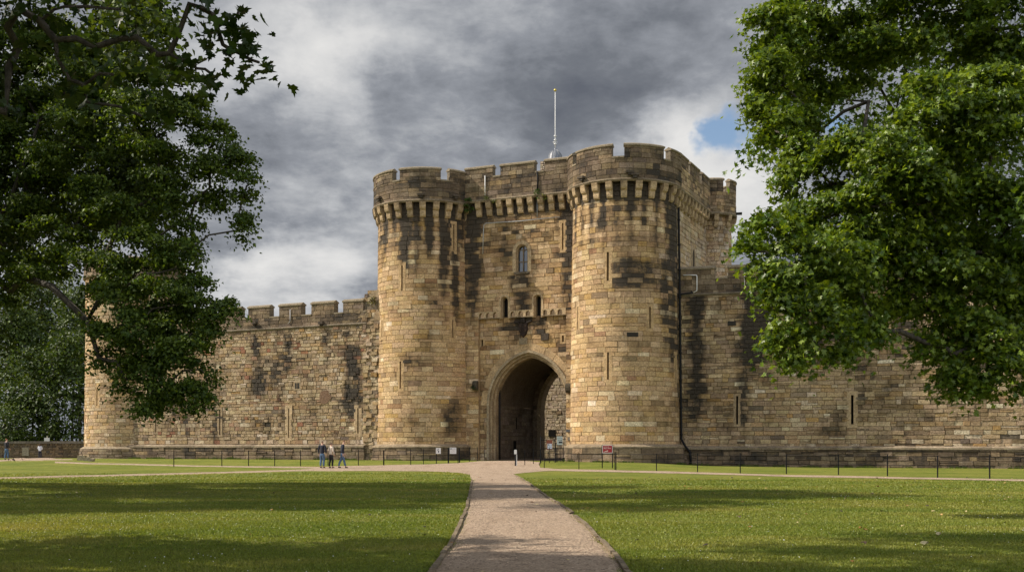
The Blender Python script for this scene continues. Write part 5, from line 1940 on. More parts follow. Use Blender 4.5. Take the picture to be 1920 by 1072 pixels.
def build_trees():
    rng = random.Random(77)
    # ---------------- right tree (broad sycamore, about 27 m away)
    RB = [(1450, 50, 62, 60, 29), (1440, 150, 48, 60, 28.5), (1452, 235, 46, 55, 28), (1500, 20, 70, 55, 30), (1540, 110, 62, 55, 31), (1500, 190, 48, 42, 29.5), (1625, 50, 80, 55, 30), (1740, 20, 85, 60, 29),
          (1860, 50, 85, 75, 29), (1510, 300, 45, 42, 27.5), (1480, 330, 32, 28, 27.5), (1600, 130, 45, 32, 32),
          (1750, 190, 95, 75, 25.5), (1840, 170, 85, 70, 26), (1660, 270, 75, 55, 25.5), (1590, 300, 60, 50, 26.5), (1740, 290, 90, 60, 25), (1860, 290, 90, 70, 25.5),
          (1560, 400, 50, 38, 26), (1640, 380, 75, 55, 25.5), (1740, 390, 90, 60, 25.5), (1860, 400, 90, 70, 26),
          (1425, 415, 34, 22, 24.5), (1470, 435, 42, 32, 24.5), (1530, 450, 55, 40, 24.5), (1410, 470, 26, 20, 24), (1455, 490, 40, 28, 24), (1510, 520, 62, 42, 24), (1590, 480, 60, 45, 25),
          (1470, 560, 38, 32, 24), (1530, 590, 58, 40, 24), (1475, 615, 38, 30, 24), (1500, 655, 40, 26, 24), (1570, 630, 42, 30, 24.5), (1620, 570, 50, 42, 25), (1680, 480, 75, 50, 26), (1700, 545, 45, 35, 26),
          (1790, 480, 80, 50, 26), (1890, 500, 60, 60, 26), (1760, 590, 50, 38, 26), (1830, 580, 65, 50, 26), (1740, 640, 24, 20, 25.5), (1790, 660, 40, 36, 25.5), (1785, 715, 30, 26, 25.5), (1860, 650, 60, 50, 25.5), (1850, 710, 45, 28, 25.5), (1910, 680, 45, 42, 25.5), (1925, 590, 50, 60, 26), (1500, 420, 45, 40, 26.5), (1560, 480, 60, 45, 26.5), (1610, 520, 60, 45, 26.5), (1650, 440, 60, 45, 27), (1700, 330, 80, 50, 27.5), (1800, 330, 90, 60, 27.5), (1560, 350, 45, 35, 27.5), (1530, 545, 50, 40, 25.5), (1640, 620, 40, 28, 25), (1840, 490, 80, 50, 27), (1440, 515, 32, 26, 24)]
    blobs = [pxblob(*b) for b in RB]
    # the part of the crown above and right of the frame, and its far side
    off = [(1560, -90, 100, 70, 29), (1720, -110, 120, 80, 28), (1880, -90, 120, 80, 28), (1640, -240, 120, 80, 30), (1820, -270, 140, 90, 29), (2000, -180, 120, 100, 29), (2060, 60, 110, 120, 28), (2100, 280, 110, 110, 28),
           (2060, 450, 100, 90, 28), (2250, 150, 120, 150, 30), (2250, 400, 110, 110, 30), (2050, 640, 70, 50, 27), (2000, -380, 130, 80, 31), (2300, -80, 130, 120, 31), (2150, -300, 130, 90, 33), (1700, 100, 80, 60, 33), (1850, 250, 100, 90, 33), (1680, 210, 50, 45, 33), (1480, 90, 60, 60, 32), (1600, 30, 70, 50, 33), (1760, 110, 80, 55, 31), (1880, 130, 70, 60, 31), (1460, 250, 36, 50, 31), (1620, 255, 42, 32, 28), (1590, 185, 42, 36, 30), (1530, 250, 34, 30, 30), (1800, 420, 110, 70, 32), (1950, 540, 90, 60, 32), (1980, 380, 100, 90, 25)]
    ob = [pxblob(*b) for b in off]
    base = (15.6, 28.5)
    t = thing('sycamore_tree', (base[0], base[1], 0), 'large bright green broadleaf tree framing the right side, sunlit leaves', 'tree')
    P1, N1, C1, S1 = crown_leaves(blobs, 1350, .132, ((.052, .100, .009), (.185, .250, .020)), 5, spray=.17, per=6)
    P2, N2, C2, S2 = crown_leaves(ob, 230, .19, ((.050, .100, .010), (.13, .20, .018)), 6, spray=.4, per=9)
    leaf_mesh('crown', M_LEAF, t, np.concatenate([P1, P2]), np.concatenate([N1, N2]), np.concatenate([S1, S2]), np.concatenate([C1, C2]), LEAF5, 7)
    limbs('trunk', t, [(base[0], base[1], -.2), (base[0] - .1, base[1], 2), (base[0] - .3, base[1] - .1, 4.5), (base[0] - .5, base[1], 7), (base[0] - .6, base[1], 9.5), (base[0] - .5, base[1], 12)],
          [(b[0], b[1], b[2] - .1 * b[5]) for b in blobs + ob], 3, r_tip=.026, rmax=.55)

    # ---------------- left tree (smaller leaves, about 33 m away)
    LB = [(60, 60, 75, 60, 35), (170, 50, 70, 55, 34), (280, 80, 60, 55, 34), (345, 160, 45, 42, 33.5), (270, 160, 70, 48, 33), (150, 150, 80, 55, 34), (40, 170, 70, 60, 35), (350, 225, 42, 38, 33), (250, 240, 80, 48, 32.5), (120, 250, 85, 55, 33.5), (20, 280, 55, 60, 35),
          (415, 255, 32, 28, 33), (445, 300, 32, 36, 33), (385, 290, 48, 38, 33), (462, 345, 22, 30, 33), (448, 395, 20, 34, 33), (455, 432, 13, 16, 33), (395, 350, 45, 30, 33), (300, 310, 65, 40, 33), (190, 330, 70, 42, 33.5), (70, 360, 70, 45, 35), (320, 365, 45, 26, 33), (230, 400, 65, 38, 33), (350, 405, 26, 36, 33),
          (120, 430, 70, 42, 34), (30, 440, 55, 45, 35), (280, 450, 50, 34, 32.5), (355, 465, 26, 30, 32.5), (190, 480, 60, 38, 33), (80, 500, 60, 32, 34.5), (375, 510, 32, 28, 32.5), (300, 510, 55, 38, 32), (230, 545, 50, 36, 32.5), (395, 565, 30, 26, 32), (425, 578, 24, 22, 32), (330, 570, 55, 38, 32), (15, 540, 30, 22, 35),
          (250, 610, 48, 36, 32), (385, 620, 28, 26, 32), (340, 640, 52, 36, 32), (200, 630, 32, 30, 32.5), (270, 680, 48, 30, 32), (370, 690, 36, 34, 32), (315, 715, 42, 28, 32), (375, 745, 30, 22, 32), (275, 745, 34, 24, 32), (235, 705, 24, 22, 32), (180, 670, 20, 18, 32.5), (160, 600, 12, 20, 33), (390, 715, 18, 26, 32), (250, 500, 60, 40, 34), (200, 560, 50, 40, 34), (300, 600, 60, 45, 33.5), (240, 650, 45, 35, 33.5), (320, 670, 50, 35, 33), (350, 550, 45, 35, 33.5), (180, 430, 60, 40, 35), (330, 470, 40, 30, 34), (90, 300, 80, 60, 36), (200, 220, 80, 55, 36), (380, 620, 30, 30, 33.5), (300, 725, 45, 26, 33)]
    blobs = [pxblob(*b) for b in LB]
    off = [(-80, 60, 110, 90, 35), (-120, 250, 120, 110, 36), (-90, 430, 100, 80, 36), (60, -80, 110, 70, 34), (230, -60, 100, 60, 34), (100, -200, 130, 80, 36), (280, -170, 90, 60, 35), (-150, -120, 140, 100, 36), (-300, 50, 130, 130, 37), (-300, 280, 120, 110, 37), (-60, -300, 140, 80, 37), (150, 100, 90, 80, 41), (220, 300, 80, 70, 41), (60, 420, 80, 60, 41), (260, 40, 80, 60, 30), (120, 200, 80, 60, 41)]
    ob = [pxblob(*b) for b in off]
    for i in range(110):
        a_, b_ = rng.uniform(-29, -8.5), rng.uniform(27, 45)
        c_ = rng.uniform(4.5, 17); r_ = rng.uniform(1.2, 2.0)
        qx, qy = 960 + F * (a_ + r_) / b_, 835 - F * (c_ - CAMH - r_) / b_
        if qx < 10 or qy < -30 or (b_ > 36 and qx < 380 and 60 < qy < 560 - .35 * qx):
            ob.append((a_, b_, c_, r_, r_, r_ * .65))
    base = (-19.0, 35)
    t = thing('lime_tree', (base[0], base[1], 0), 'big dark green tree with long arching branches framing the left side', 'tree')
    P1, N1, C1, S1 = crown_leaves(blobs, 1350, .108, ((.040, .078, .010), (.135, .190, .018)), 15, spray=.16, per=7)
    P2, N2, C2, S2 = crown_leaves(ob, 330, .21, ((.030, .055, .010), (.075, .105, .016)), 16, spray=.45, per=10)
    leaf_mesh('crown', M_LEAFS, t, np.concatenate([P1, P2]), np.concatenate([N1, N2]), np.concatenate([S1, S2]), np.concatenate([C1, C2]), LEAFS, 17)
    limbs('trunk', t, [(base[0], base[1], -.2), (base[0], base[1], 1.6), (base[0] + .4, base[1], 3.4), (base[0] + 1.2, base[1], 5.3), (base[0] + 2.4, base[1] - .3, 7.2), (base[0] + 3.6, base[1] - .5, 9.2), (base[0] + 4.4, base[1] - .4, 11.5)],
          [(b[0], b[1], b[2] - .1 * b[5]) for b in blobs + ob], 4, r_tip=.026, rmax=.7, sag=.14)

    # ---------------- near maple overhanging the top left corner
    base = (-11.5, 10.0)
    t = thing('maple_tree', (base[0], base[1], 0), 'nearby maple whose dark lobed leaves hang into the top left corner', 'tree')
    NB = [(30, 20, 55, 30, 12), (120, 10, 60, 30, 12), (220, 20, 50, 30, 12.5), (30, 90, 34, 26, 12.5), (100, 75, 40, 26, 12), (180, 90, 40, 26, 12), (260, 70, 40, 26, 12), (215, 140, 22, 16, 11.8), (295, 105, 26, 16, 12), (335, 112, 16, 10, 12), (370, 130, 12, 8, 12), (398, 140, 8, 6, 12), (165, 190, 22, 20, 11.8), (15, 200, 14, 34, 12), (270, 215, 20, 12, 11.8), (130, 150, 20, 16, 12),
          (360, 12, 22, 14, 12), (400, 30, 22, 12, 12), (430, 48, 14, 8, 12), (450, 15, 10, 6, 12), (462, 75, 8, 6, 12), (450, 98, 8, 5, 12), (488, 122, 7, 4, 12), (418, 82, 8, 5, 12)]
    blobs = [pxblob(*b, 1.6) for b in NB]
    P1, N1, C1, S1 = crown_leaves(blobs, 62, .128, ((.022, .05, .008), (.05, .085, .012)), 25, spray=.13, per=5, up=.6, out=.2, rnd=.5)
    # rest of the crown: above and left of the frame
    ob = []
    for i in range(150):
        for _ in range(60):
            x, y, z = rng.uniform(-21, .5), rng.uniform(1.5, 19.5), rng.uniform(5.0, 16)
            r = rng.uniform(1.0, 1.7)
            px = 960 + F * x / y; py = 835 - F * (z - CAMH) / y
            vis = (px + F * (r + 1.5) / y > -40) and (py + F * (r * .8 + 1.2) / y > -60)
            if not vis and math.hypot(x + 10.5, y - 10.5) < 10.5:
                ob.append((x, y, z, r, r, r * .6)); break
    for i in range(45):
        ob.append((rng.uniform(-20, -8.5), rng.uniform(10.5, 15.5), rng.uniform(5.5, 12.5), 1.2, 1.2, .75))
    for i in range(14):
        ob.append((rng.uniform(-8, -1), rng.uniform(11, 14.5), rng.uniform(11.5, 15), 1.2, 1.2, .75))
    P2, N2, C2, S2 = crown_leaves(ob, 130, .22, ((.024, .052, .010), (.055, .09, .014)), 26, spray=.4, per=8)
    leaf_mesh('crown', M_LEAF, t, np.concatenate([P1, P2]), np.concatenate([N1, N2]), np.concatenate([S1, S2]), np.concatenate([C1, C2]), LEAF9, 27)
    limbs('trunk', t, [(base[0], base[1], -.2), (base[0], base[1], 2.2), (base[0] + .2, base[1] + .1, 4.6), (base[0] + .5, base[1] + .2, 6.6), (base[0] + 1.2, base[1] + .3, 8.6)],
          [(b[0], b[1], b[2]) for b in blobs + ob], 6, r_tip=.016, rmax=.35, sag=.06)

    # ---------------- trees beyond the low wall
    far = [('round dark green tree beyond the low wall at the left edge', 10, 640, 75, 95, 150), ('tall pale green tree rising behind the low wall', 75, 560, 70, 85, 165), ('dense dark tree beyond the wall beside the notice board', 60, 720, 60, 90, 142), ('green tree beside the corner tower beyond the low wall', 135, 700, 48, 95, 140), ('tall dark tree behind the corner tower', 150, 600, 60, 80, 158), ('small grey green bush over the wall at the left edge', 15, 790, 45, 45, 138)]
    for i, (lab, px, py, rx, ry, Z) in enumerate(far):
        b0 = pxblob(px, py, rx, ry, Z, 1)
        t = thing('woodland_tree' if i < 5 else 'bush', (b0[0], b0[1], 0), lab, 'tree' if i < 5 else 'bush', 'trees beyond the boundary wall')
        r2 = random.Random(i + 40)
        bl = []
        for j in range(16):
            a, f, zz = r2.uniform(0, 6.28), r2.uniform(.2, .8), r2.uniform(-.8, .8)
            q = math.sqrt(1 - zz * zz * .8)
            s = r2.uniform(.28, .42)
            bl.append((b0[0] + b0[3] * f * q * math.cos(a), b0[1] + b0[3] * f * q * math.sin(a), b0[2] + b0[5] * zz * .85, b0[3] * s, b0[3] * s, b0[5] * s * .8))
        low = max(1.0, b0[2] - b0[5] * 1.2)
        for j in range(5):
            bl.append((b0[0] + r2.uniform(-.7, .7) * b0[3], b0[1] + r2.uniform(-.3, .3) * b0[3], low + r2.uniform(0, 1.5), b0[3] * .35, b0[3] * .35, 1.6))
        P1, N1, C1, S1 = crown_leaves(bl, 46 if i < 5 else 80, .42 if i < 5 else .32, ((.026, .050, .008), (.075, .110, .014)) if i != 1 else ((.05, .085, .02), (.12, .15, .03)), 50 + i, spray=.8, per=9)
        leaf_mesh('crown', M_LEAFD, t, P1, N1, S1, C1, LEAFS, 60 + i)
        limbs('trunk', t, [(b0[0], b0[1], -.2), (b0[0], b0[1], low * .6 + 1), (b0[0] + .3, b0[1], b0[2])], [(b[0], b[1], b[2]) for b in bl], i, r_tip=.06, rmax=.5)


def wall_plants(SG, gate_S, gp):
    rng = random.Random(2)
    def plant(name, lab, c, r, n, size, cols, seed, droop=0):
        t = thing(name, c, lab, 'plant', 'plants rooted in the castle masonry')
        P, Nn, Cc, Sz = crown_leaves([(c[0], c[1], c[2], r[0], r[1], r[2])], n, size, cols, seed, spray=.09, per=6)
        leaf_mesh('leaves', M_LEAF, t, P, Nn, Sz, Cc, LEAFS, seed)
        m = MB()
        for k in range(5):
            sweep(m, [(c[0], c[1] + r[1] * .8, c[2] - r[2] * .3), (c[0] + rng.uniform(-1, 1) * r[0] * .5, c[1], c[2]), (c[0] + rng.uniform(-1, 1) * r[0], c[1] - r[1] * .3, c[2] + rng.uniform(-.5, 1) * r[2])], [.02, .012, .004], n=5)
        m.build('stems', M_BARK, t)
    O2 = 1.22
    def onp(x, y):
        O = (CL[0] + N[0] * 1.35, CL[1] + N[1] * 1.35)
        u, v = planept(O, E, x, y)
        return (O[0] + E[0] * u, O[1] + E[1] * u, v)
    gr = ((.035, .075, .012), (.08, .14, .02)); yl = ((.10, .13, .03), (.2, .22, .05))
    plant('wall_plant', 'bushy green plant hanging in the corner between left tower and gate parapet', onp(879, 383), (.42, .25, .55), 500, .11, gr, 1)
    plant('wall_plant', 'pale tuft growing on the ledge below the white conduit', onp(913, 369), (.5, .2, .18), 420, .08, yl, 2)
    plant('wall_plant', 'small yellow green tuft on the ledge over the gate', onp(926, 375), (.25, .15, .12), 500, .08, yl, 3)
    plant('wall_plant', 'green tuft at the foot of the black parapet pipe', onp(1008, 362), (.25, .2, .32), 600, .1, gr, 4)
    plant('wall_plant', 'yellowish tuft just right of the black parapet pipe', onp(1020, 366), (.2, .15, .22), 500, .08, yl, 5)
    O = (CL[0] + N[0] * 1.1, CL[1] + N[1] * 1.1)
    u, v = planept(O, E, 889, 722); c = (O[0] + E[0] * u, O[1] + E[1] * u, v)
    plant('wall_plant', 'dark fern beside the carved stop left of the arch', c, (.2, .15, .35), 500, .1, ((.02, .04, .01), (.05, .08, .02)), 6)
    c = (13.6, 88.6, 21.9)
    plant('wall_plant', 'green plant on the right flank below the parapet', (13.9, 88.7, 20.9), (.35, .35, .5), 500, .11, gr, 7)
    O = (OL[0], OL[1]); u, v = planept(OL, EL, 703, 552)
    plant('wall_plant', 'dry grassy tuft on top of the broken wall end', (OL[0] + EL[0] * u, OL[1] + EL[1] * u, 13.35), (.8, .4, .25), 420, .09, ((.12, .12, .04), (.22, .18, .07)), 8)


# ------------------------------------------------------------------ grass blades, daisies, leaves, pebbles
def path_x(y):
    def ip(pts):
        for a, b in zip(pts, pts[1:]):
            if a[1] <= y <= b[1]:
                f = (y - a[1]) / max(1e-6, b[1] - a[1])
                return a[0] + (b[0] - a[0]) * f
        return None
    return ip(MAIN_L), ip(MAIN_R)


def build_grass():
    rng = np.random.default_rng(3)
    ysg = np.linspace(4, 56, 400)
    pl = np.array([path_x(y)[0] if path_x(y)[0] is not None else -1.0 for y in ysg])
    pr = np.array([path_x(y)[1] if path_x(y)[1] is not None else 1.5 for y in ysg])
    XS, YS = [], []
    for (y0, y1, n) in ((11, 16, 110000), (16, 22, 105000), (22, 32, 100000), (32, 50, 90000), (50, 66, 30000)):
        y = np.sqrt(rng.uniform(y0 ** 2, y1 ** 2, n))
        x = rng.uniform(-.49, .49, n) * y
        XS.append(x); YS.append(y)
    x = np.concatenate(XS); y = np.concatenate(YS)
    L = np.interp(y, ysg, pl); Rr = np.interp(y, ysg, pr)
    inside = (x > L + .02) & (x < Rr - .02)
    edge = np.minimum(np.abs(x - L), np.abs(x - Rr))
    ragged = .30 + .32 * np.sin(y * 1.7) * np.sin(y * 4.1 + x) + .12 * rng.normal(size=len(x))
    keep = ~inside | ((edge < ragged) & (rng.uniform(size=len(x)) < .55))
    keep &= y < 52 + (x < 0) * 12 - np.abs(x) * .15
    x, y = x[keep], y[keep]
    n = len(x)
    ins = inside[keep]
    patch = np.array([mnoise.noise((a * .5, b * .9, 4.0)) for a, b in zip(x, y)])
    patch2 = np.array([mnoise.noise((a * .16, b * .5, 9.0)) for a, b in zip(x, y)])
    gzv = np.array([.018 * mnoise.noise((a * .35, b * .35, 0)) for a, b in zip(x, y)])
    h = rng.uniform(.012, .030, n) * (1 + .5 * patch) * (1 + (y - 12) * .012)
    w = (.0045 + .00042 * y) * rng.uniform(.7, 1.4, n)
    a = rng.uniform(0, 2 * np.pi, n)
    lean = rng.uniform(.1, .9, n) * h
    la = rng.uniform(0, 2 * np.pi, n)
    V = np.zeros((n, 3, 3))
    V[:, 0] = np.stack([x - np.cos(a) * w, y - np.sin(a) * w, gzv - .004], 1)
    V[:, 1] = np.stack([x + np.cos(a) * w, y + np.sin(a) * w, gzv - .004], 1)
    V[:, 2] = np.stack([x + np.cos(la) * lean, y + np.sin(la) * lean, gzv + h], 1)
    c0 = np.array([.115, .168, .016]); c1 = np.array([.22, .245, .034]); c2 = np.array([.34, .30, .085])
    f = np.clip(.5 + patch2 * 1.1 + rng.normal(size=n) * .25, 0, 1)[:, None]
    col = c0 * (1 - f) + c1 * f
    dry = (np.clip(rng.uniform(size=n) * .5 + patch * .6 + patch2 * .6 - .25, 0, .8) * 1.0)[:, None]
    col = col * (1 - dry) + c2 * dry
    col *= rng.uniform(.7, 1.25, (n, 1))
    me = bpy.data.meshes.new('grass')
    me.vertices.add(n * 3); me.vertices.foreach_set('co', V.astype(np.float32).ravel())
    me.loops.add(n * 3); me.loops.foreach_set('vertex_index', np.arange(n * 3, dtype=np.int32))
    me.polygons.add(n)
    me.polygons.foreach_set('loop_start', np.arange(0, n * 3, 3, dtype=np.int32))
    me.polygons.foreach_set('loop_total', np.full(n, 3, dtype=np.int32))
    at = me.color_attributes.new('Col', 'FLOAT_COLOR', 'POINT')
    at.data.foreach_set('color', np.concatenate([np.repeat(col, 3, 0), np.ones((n * 3, 1))], 1).astype(np.float32).ravel())
    me.materials.append(M_GRASSB); me.update(); me.validate()
    o = bpy.data.objects.new('grass', me); COL.objects.link(o)
    o['kind'] = 'stuff'; o['label'] = 'short mown grass blades and tufts of the lawn'; o['category'] = 'grass'

    # daisies
    r = random.Random(4)
    m = MB()
    def free(xx, yy):
        l_, r_ = path_x(yy)
        return not (l_ is not None and l_ - .1 < xx < r_ + .1)
    def gd(xx, yy):
        return .018 * mnoise.noise((xx * .35, yy * .35, 0))
    cl = []
    for _ in range(60):
        yy = math.sqrt(r.uniform(12.5 ** 2, 34 ** 2)); cl.append((r.uniform(-.47, .47) * yy, yy))
    for _ in range(430):
        if r.random() < .7:
            c = r.choice(cl); xx, yy = c[0] + r.gauss(0, .45), c[1] + r.gauss(0, .35)
        else:
            yy = math.sqrt(r.uniform(12.5 ** 2, 36 ** 2)); xx = r.uniform(-.47, .47) * yy
        if not free(xx, yy):
            continue
        z = gd(xx, yy) + r.uniform(.03, .055)
        R_ = r.uniform(.005, .010)
        tx, ty = r.uniform(-.4, .4), r.uniform(-.5, .2)
        vs = [(xx, yy, z + .006)] + [(xx + R_ * math.cos(k * 1.047), yy + R_ * math.sin(k * 1.047), z - tx * R_ * math.cos(k * 1.047) - ty * R_ * math.sin(k * 1.047)) for k in range(6)]
        m.add(vs, [(0, k + 1, (k + 1) % 6 + 1) for k in range(6)], (.75, .75, .72, 0))
    o = m.build('daisies', M_CLOTH, None, kind='stuff', label='tiny white daisies scattered through the near lawn', category='flowers')
    # fallen leaves
    m = MB()
    for i in range(230):
        yy = math.sqrt(r.uniform(12.5 ** 2, 52 ** 2)); xx = r.uniform(-.1, .47) * yy if i % 3 else r.uniform(-.47, .47) * yy
        z = gd(xx, yy) + .035
        s = r.uniform(.02, .05) * (1 + yy * .012); an = r.uniform(0, 6.28)
        c = r.choice([(.30, .13, .04), (.42, .26, .10), (.08, .05, .03), (.05, .035, .025), (.04, .03, .02), (.55, .44, .22)])
        pts = [(0, -.8), (.5, -.2), (.45, .5), (0, .9), (-.5, .4), (-.4, -.3)]
        vs = [(xx, yy, z + s * .25)] + [(xx + s * (p[0] * math.cos(an) - p[1] * math.sin(an)), yy + s * (p[0] * math.sin(an) + p[1] * math.cos(an)), z + r.uniform(-.3, .5) * s) for p in pts]
        m.add(vs, [(0, k + 1, (k + 1) % 6 + 1) for k in range(6)], (*c, 0))
    m.build('fallen_leaves', M_CLOTH, None, kind='stuff', label='dry fallen leaves scattered on the lawn', category='leaves')
    # loose pebbles on the gravel
    m = MB()
    for i in range(5200):
        yy = math.sqrt(r.uniform(12 ** 2, 34 ** 2))
        l_, r_ = path_x(yy)
        xx = r.uniform(l_ + .1, r_ - .1)
        z = gd(xx, yy) + .036
        s = r.uniform(.005, .015) * (1 + yy * .012)
        k = r.uniform(.5, 1.2)
        c = (.40 * k, .30 * k, .21 * k, 0)
        q = [(s * r.uniform(.7, 1.3), 0, 0), (0, s * r.uniform(.7, 1.2), 0), (-s * r.uniform(.7, 1.3), 0, 0), (0, -s * r.uniform(.7, 1.2), 0), (0, 0, s * r.uniform(.5, .9))]
        m.add([(xx + a_, yy + b_, z + c_) for a_, b_, c_ in q], [(0, 1, 4), (1, 2, 4), (2, 3, 4), (3, 0, 4)], c)
    m.build('pebbles', M_CLOTH, None, kind='stuff', label='loose pebbles on the gravel path', category='gravel')
    # two pale scraps of paper/bark on the right lawn
    for k, (px, py, s, lab) in enumerate(((1734, 1022, .075, 'pale dry leaf lying alone on the right lawn'), (1760, 1004, .055, 'curled straw coloured leaf on right lawn, slightly farther away'))):
        X, Y = gpt(px, py)
        m = MB()
        pts = [(-1, -.1), (-.5, .35), (.2, .5), (1, .3), (.5, -.2), (-.2, -.4)]
        m.add([(X, Y, .07)] + [(X + s * a_, Y + s * b_, .04 + .03 * math.sin(i * 2.1)) for i, (a_, b_) in enumerate(pts)], [(0, i + 1, (i + 1) % 6 + 1) for i in range(6)], (.42, .36, .20, 0))
        o = m.build('dry_leaf', M_CLOTH, None, label=lab, category='leaf')


def build_weeds():
    r = random.Random(31)
    m = MB()
    spots = []
    for _ in range(900):
        u = r.uniform(0, 29)
        spots.append((OL[0] + EL[0] * u + EL[1] * .5, OL[1] + EL[1] * u - EL[0] * .5))
        u = r.uniform(1, 40)
        spots.append((ORr[0] + ER[0] * u + ER[1] * .5, ORr[1] + ER[1] * u - ER[0] * .5))
    for C_ in (CL, CR):
        for _ in range(420):
            a = r.uniform(-2.0, 2.0)
            spots.append((C_[0] + 4.72 * math.sin(a), C_[1] - 4.72 * math.cos(a)))
    for (x, y) in spots:
        c = mnoise.noise((x * .8, y * .8, 3))
        if c < -.05:
            continue
        y -= abs(r.gauss(0, .10)); z = gz(x, y)
        for k in range(3):
            h = r.uniform(.06, .16) + .22 * max(0, c) * r.random()
            w = r.uniform(.015, .04); dx = r.uniform(-.08, .08)
            kk = r.uniform(.6, 1.3)
            m.add([(x - w, y, z - .02), (x + w, y + r.uniform(-.03, .03), z - .02), (x + dx, y - r.uniform(0, .08), z + h)], [(0, 1, 2)], (.085 * kk, .125 * kk, .02, 0))
    m.build('weeds', M_GRASSB, None, kind='stuff', label='rough grass and weeds along the foot of the walls', category='weeds')


# ------------------------------------------------------------------ people
def skin(name, verts, edges, mat, parent, subdiv=2, root=0):
    """verts: list of ((x,y,z), radius or (rx,ry))"""
    me = bpy.data.meshes.new(name)
    me.from_pydata([v[0] for v in verts], edges, [])
    o = bpy.data.objects.new(name, me)
    COL.objects.link(o)
    md = o.modifiers.new('skin', 'SKIN')
    md.use_smooth_shade = True
    md.branch_smoothing = .4
    for i, v in enumerate(verts):
        r = v[1] if isinstance(v[1], tuple) else (v[1], v[1])
        me.skin_vertices[0].data[i].radius = r
        me.skin_vertices[0].data[i].use_root = (i == root)
    ms = o.modifiers.new('sub', 'SUBSURF'); ms.levels = subdiv; ms.render_levels = subdiv
    dg = bpy.context.evaluated_depsgraph_get()
    dg.update()
    me2 = bpy.data.meshes.new_from_object(o.evaluated_get(dg))
    me2.name = name
    o.modifiers.clear()
    o.data = me2
    bpy.data.meshes.remove(me)
    me2.materials.clear(); me2.materials.append(mat)
    me2.polygons.foreach_set('use_smooth', [True] * len(me2.polygons))
    o.parent = parent
    return o


def cmat(name, col, rough=.9):
    return plain(name, col, rough, var=.12, bump=.2)


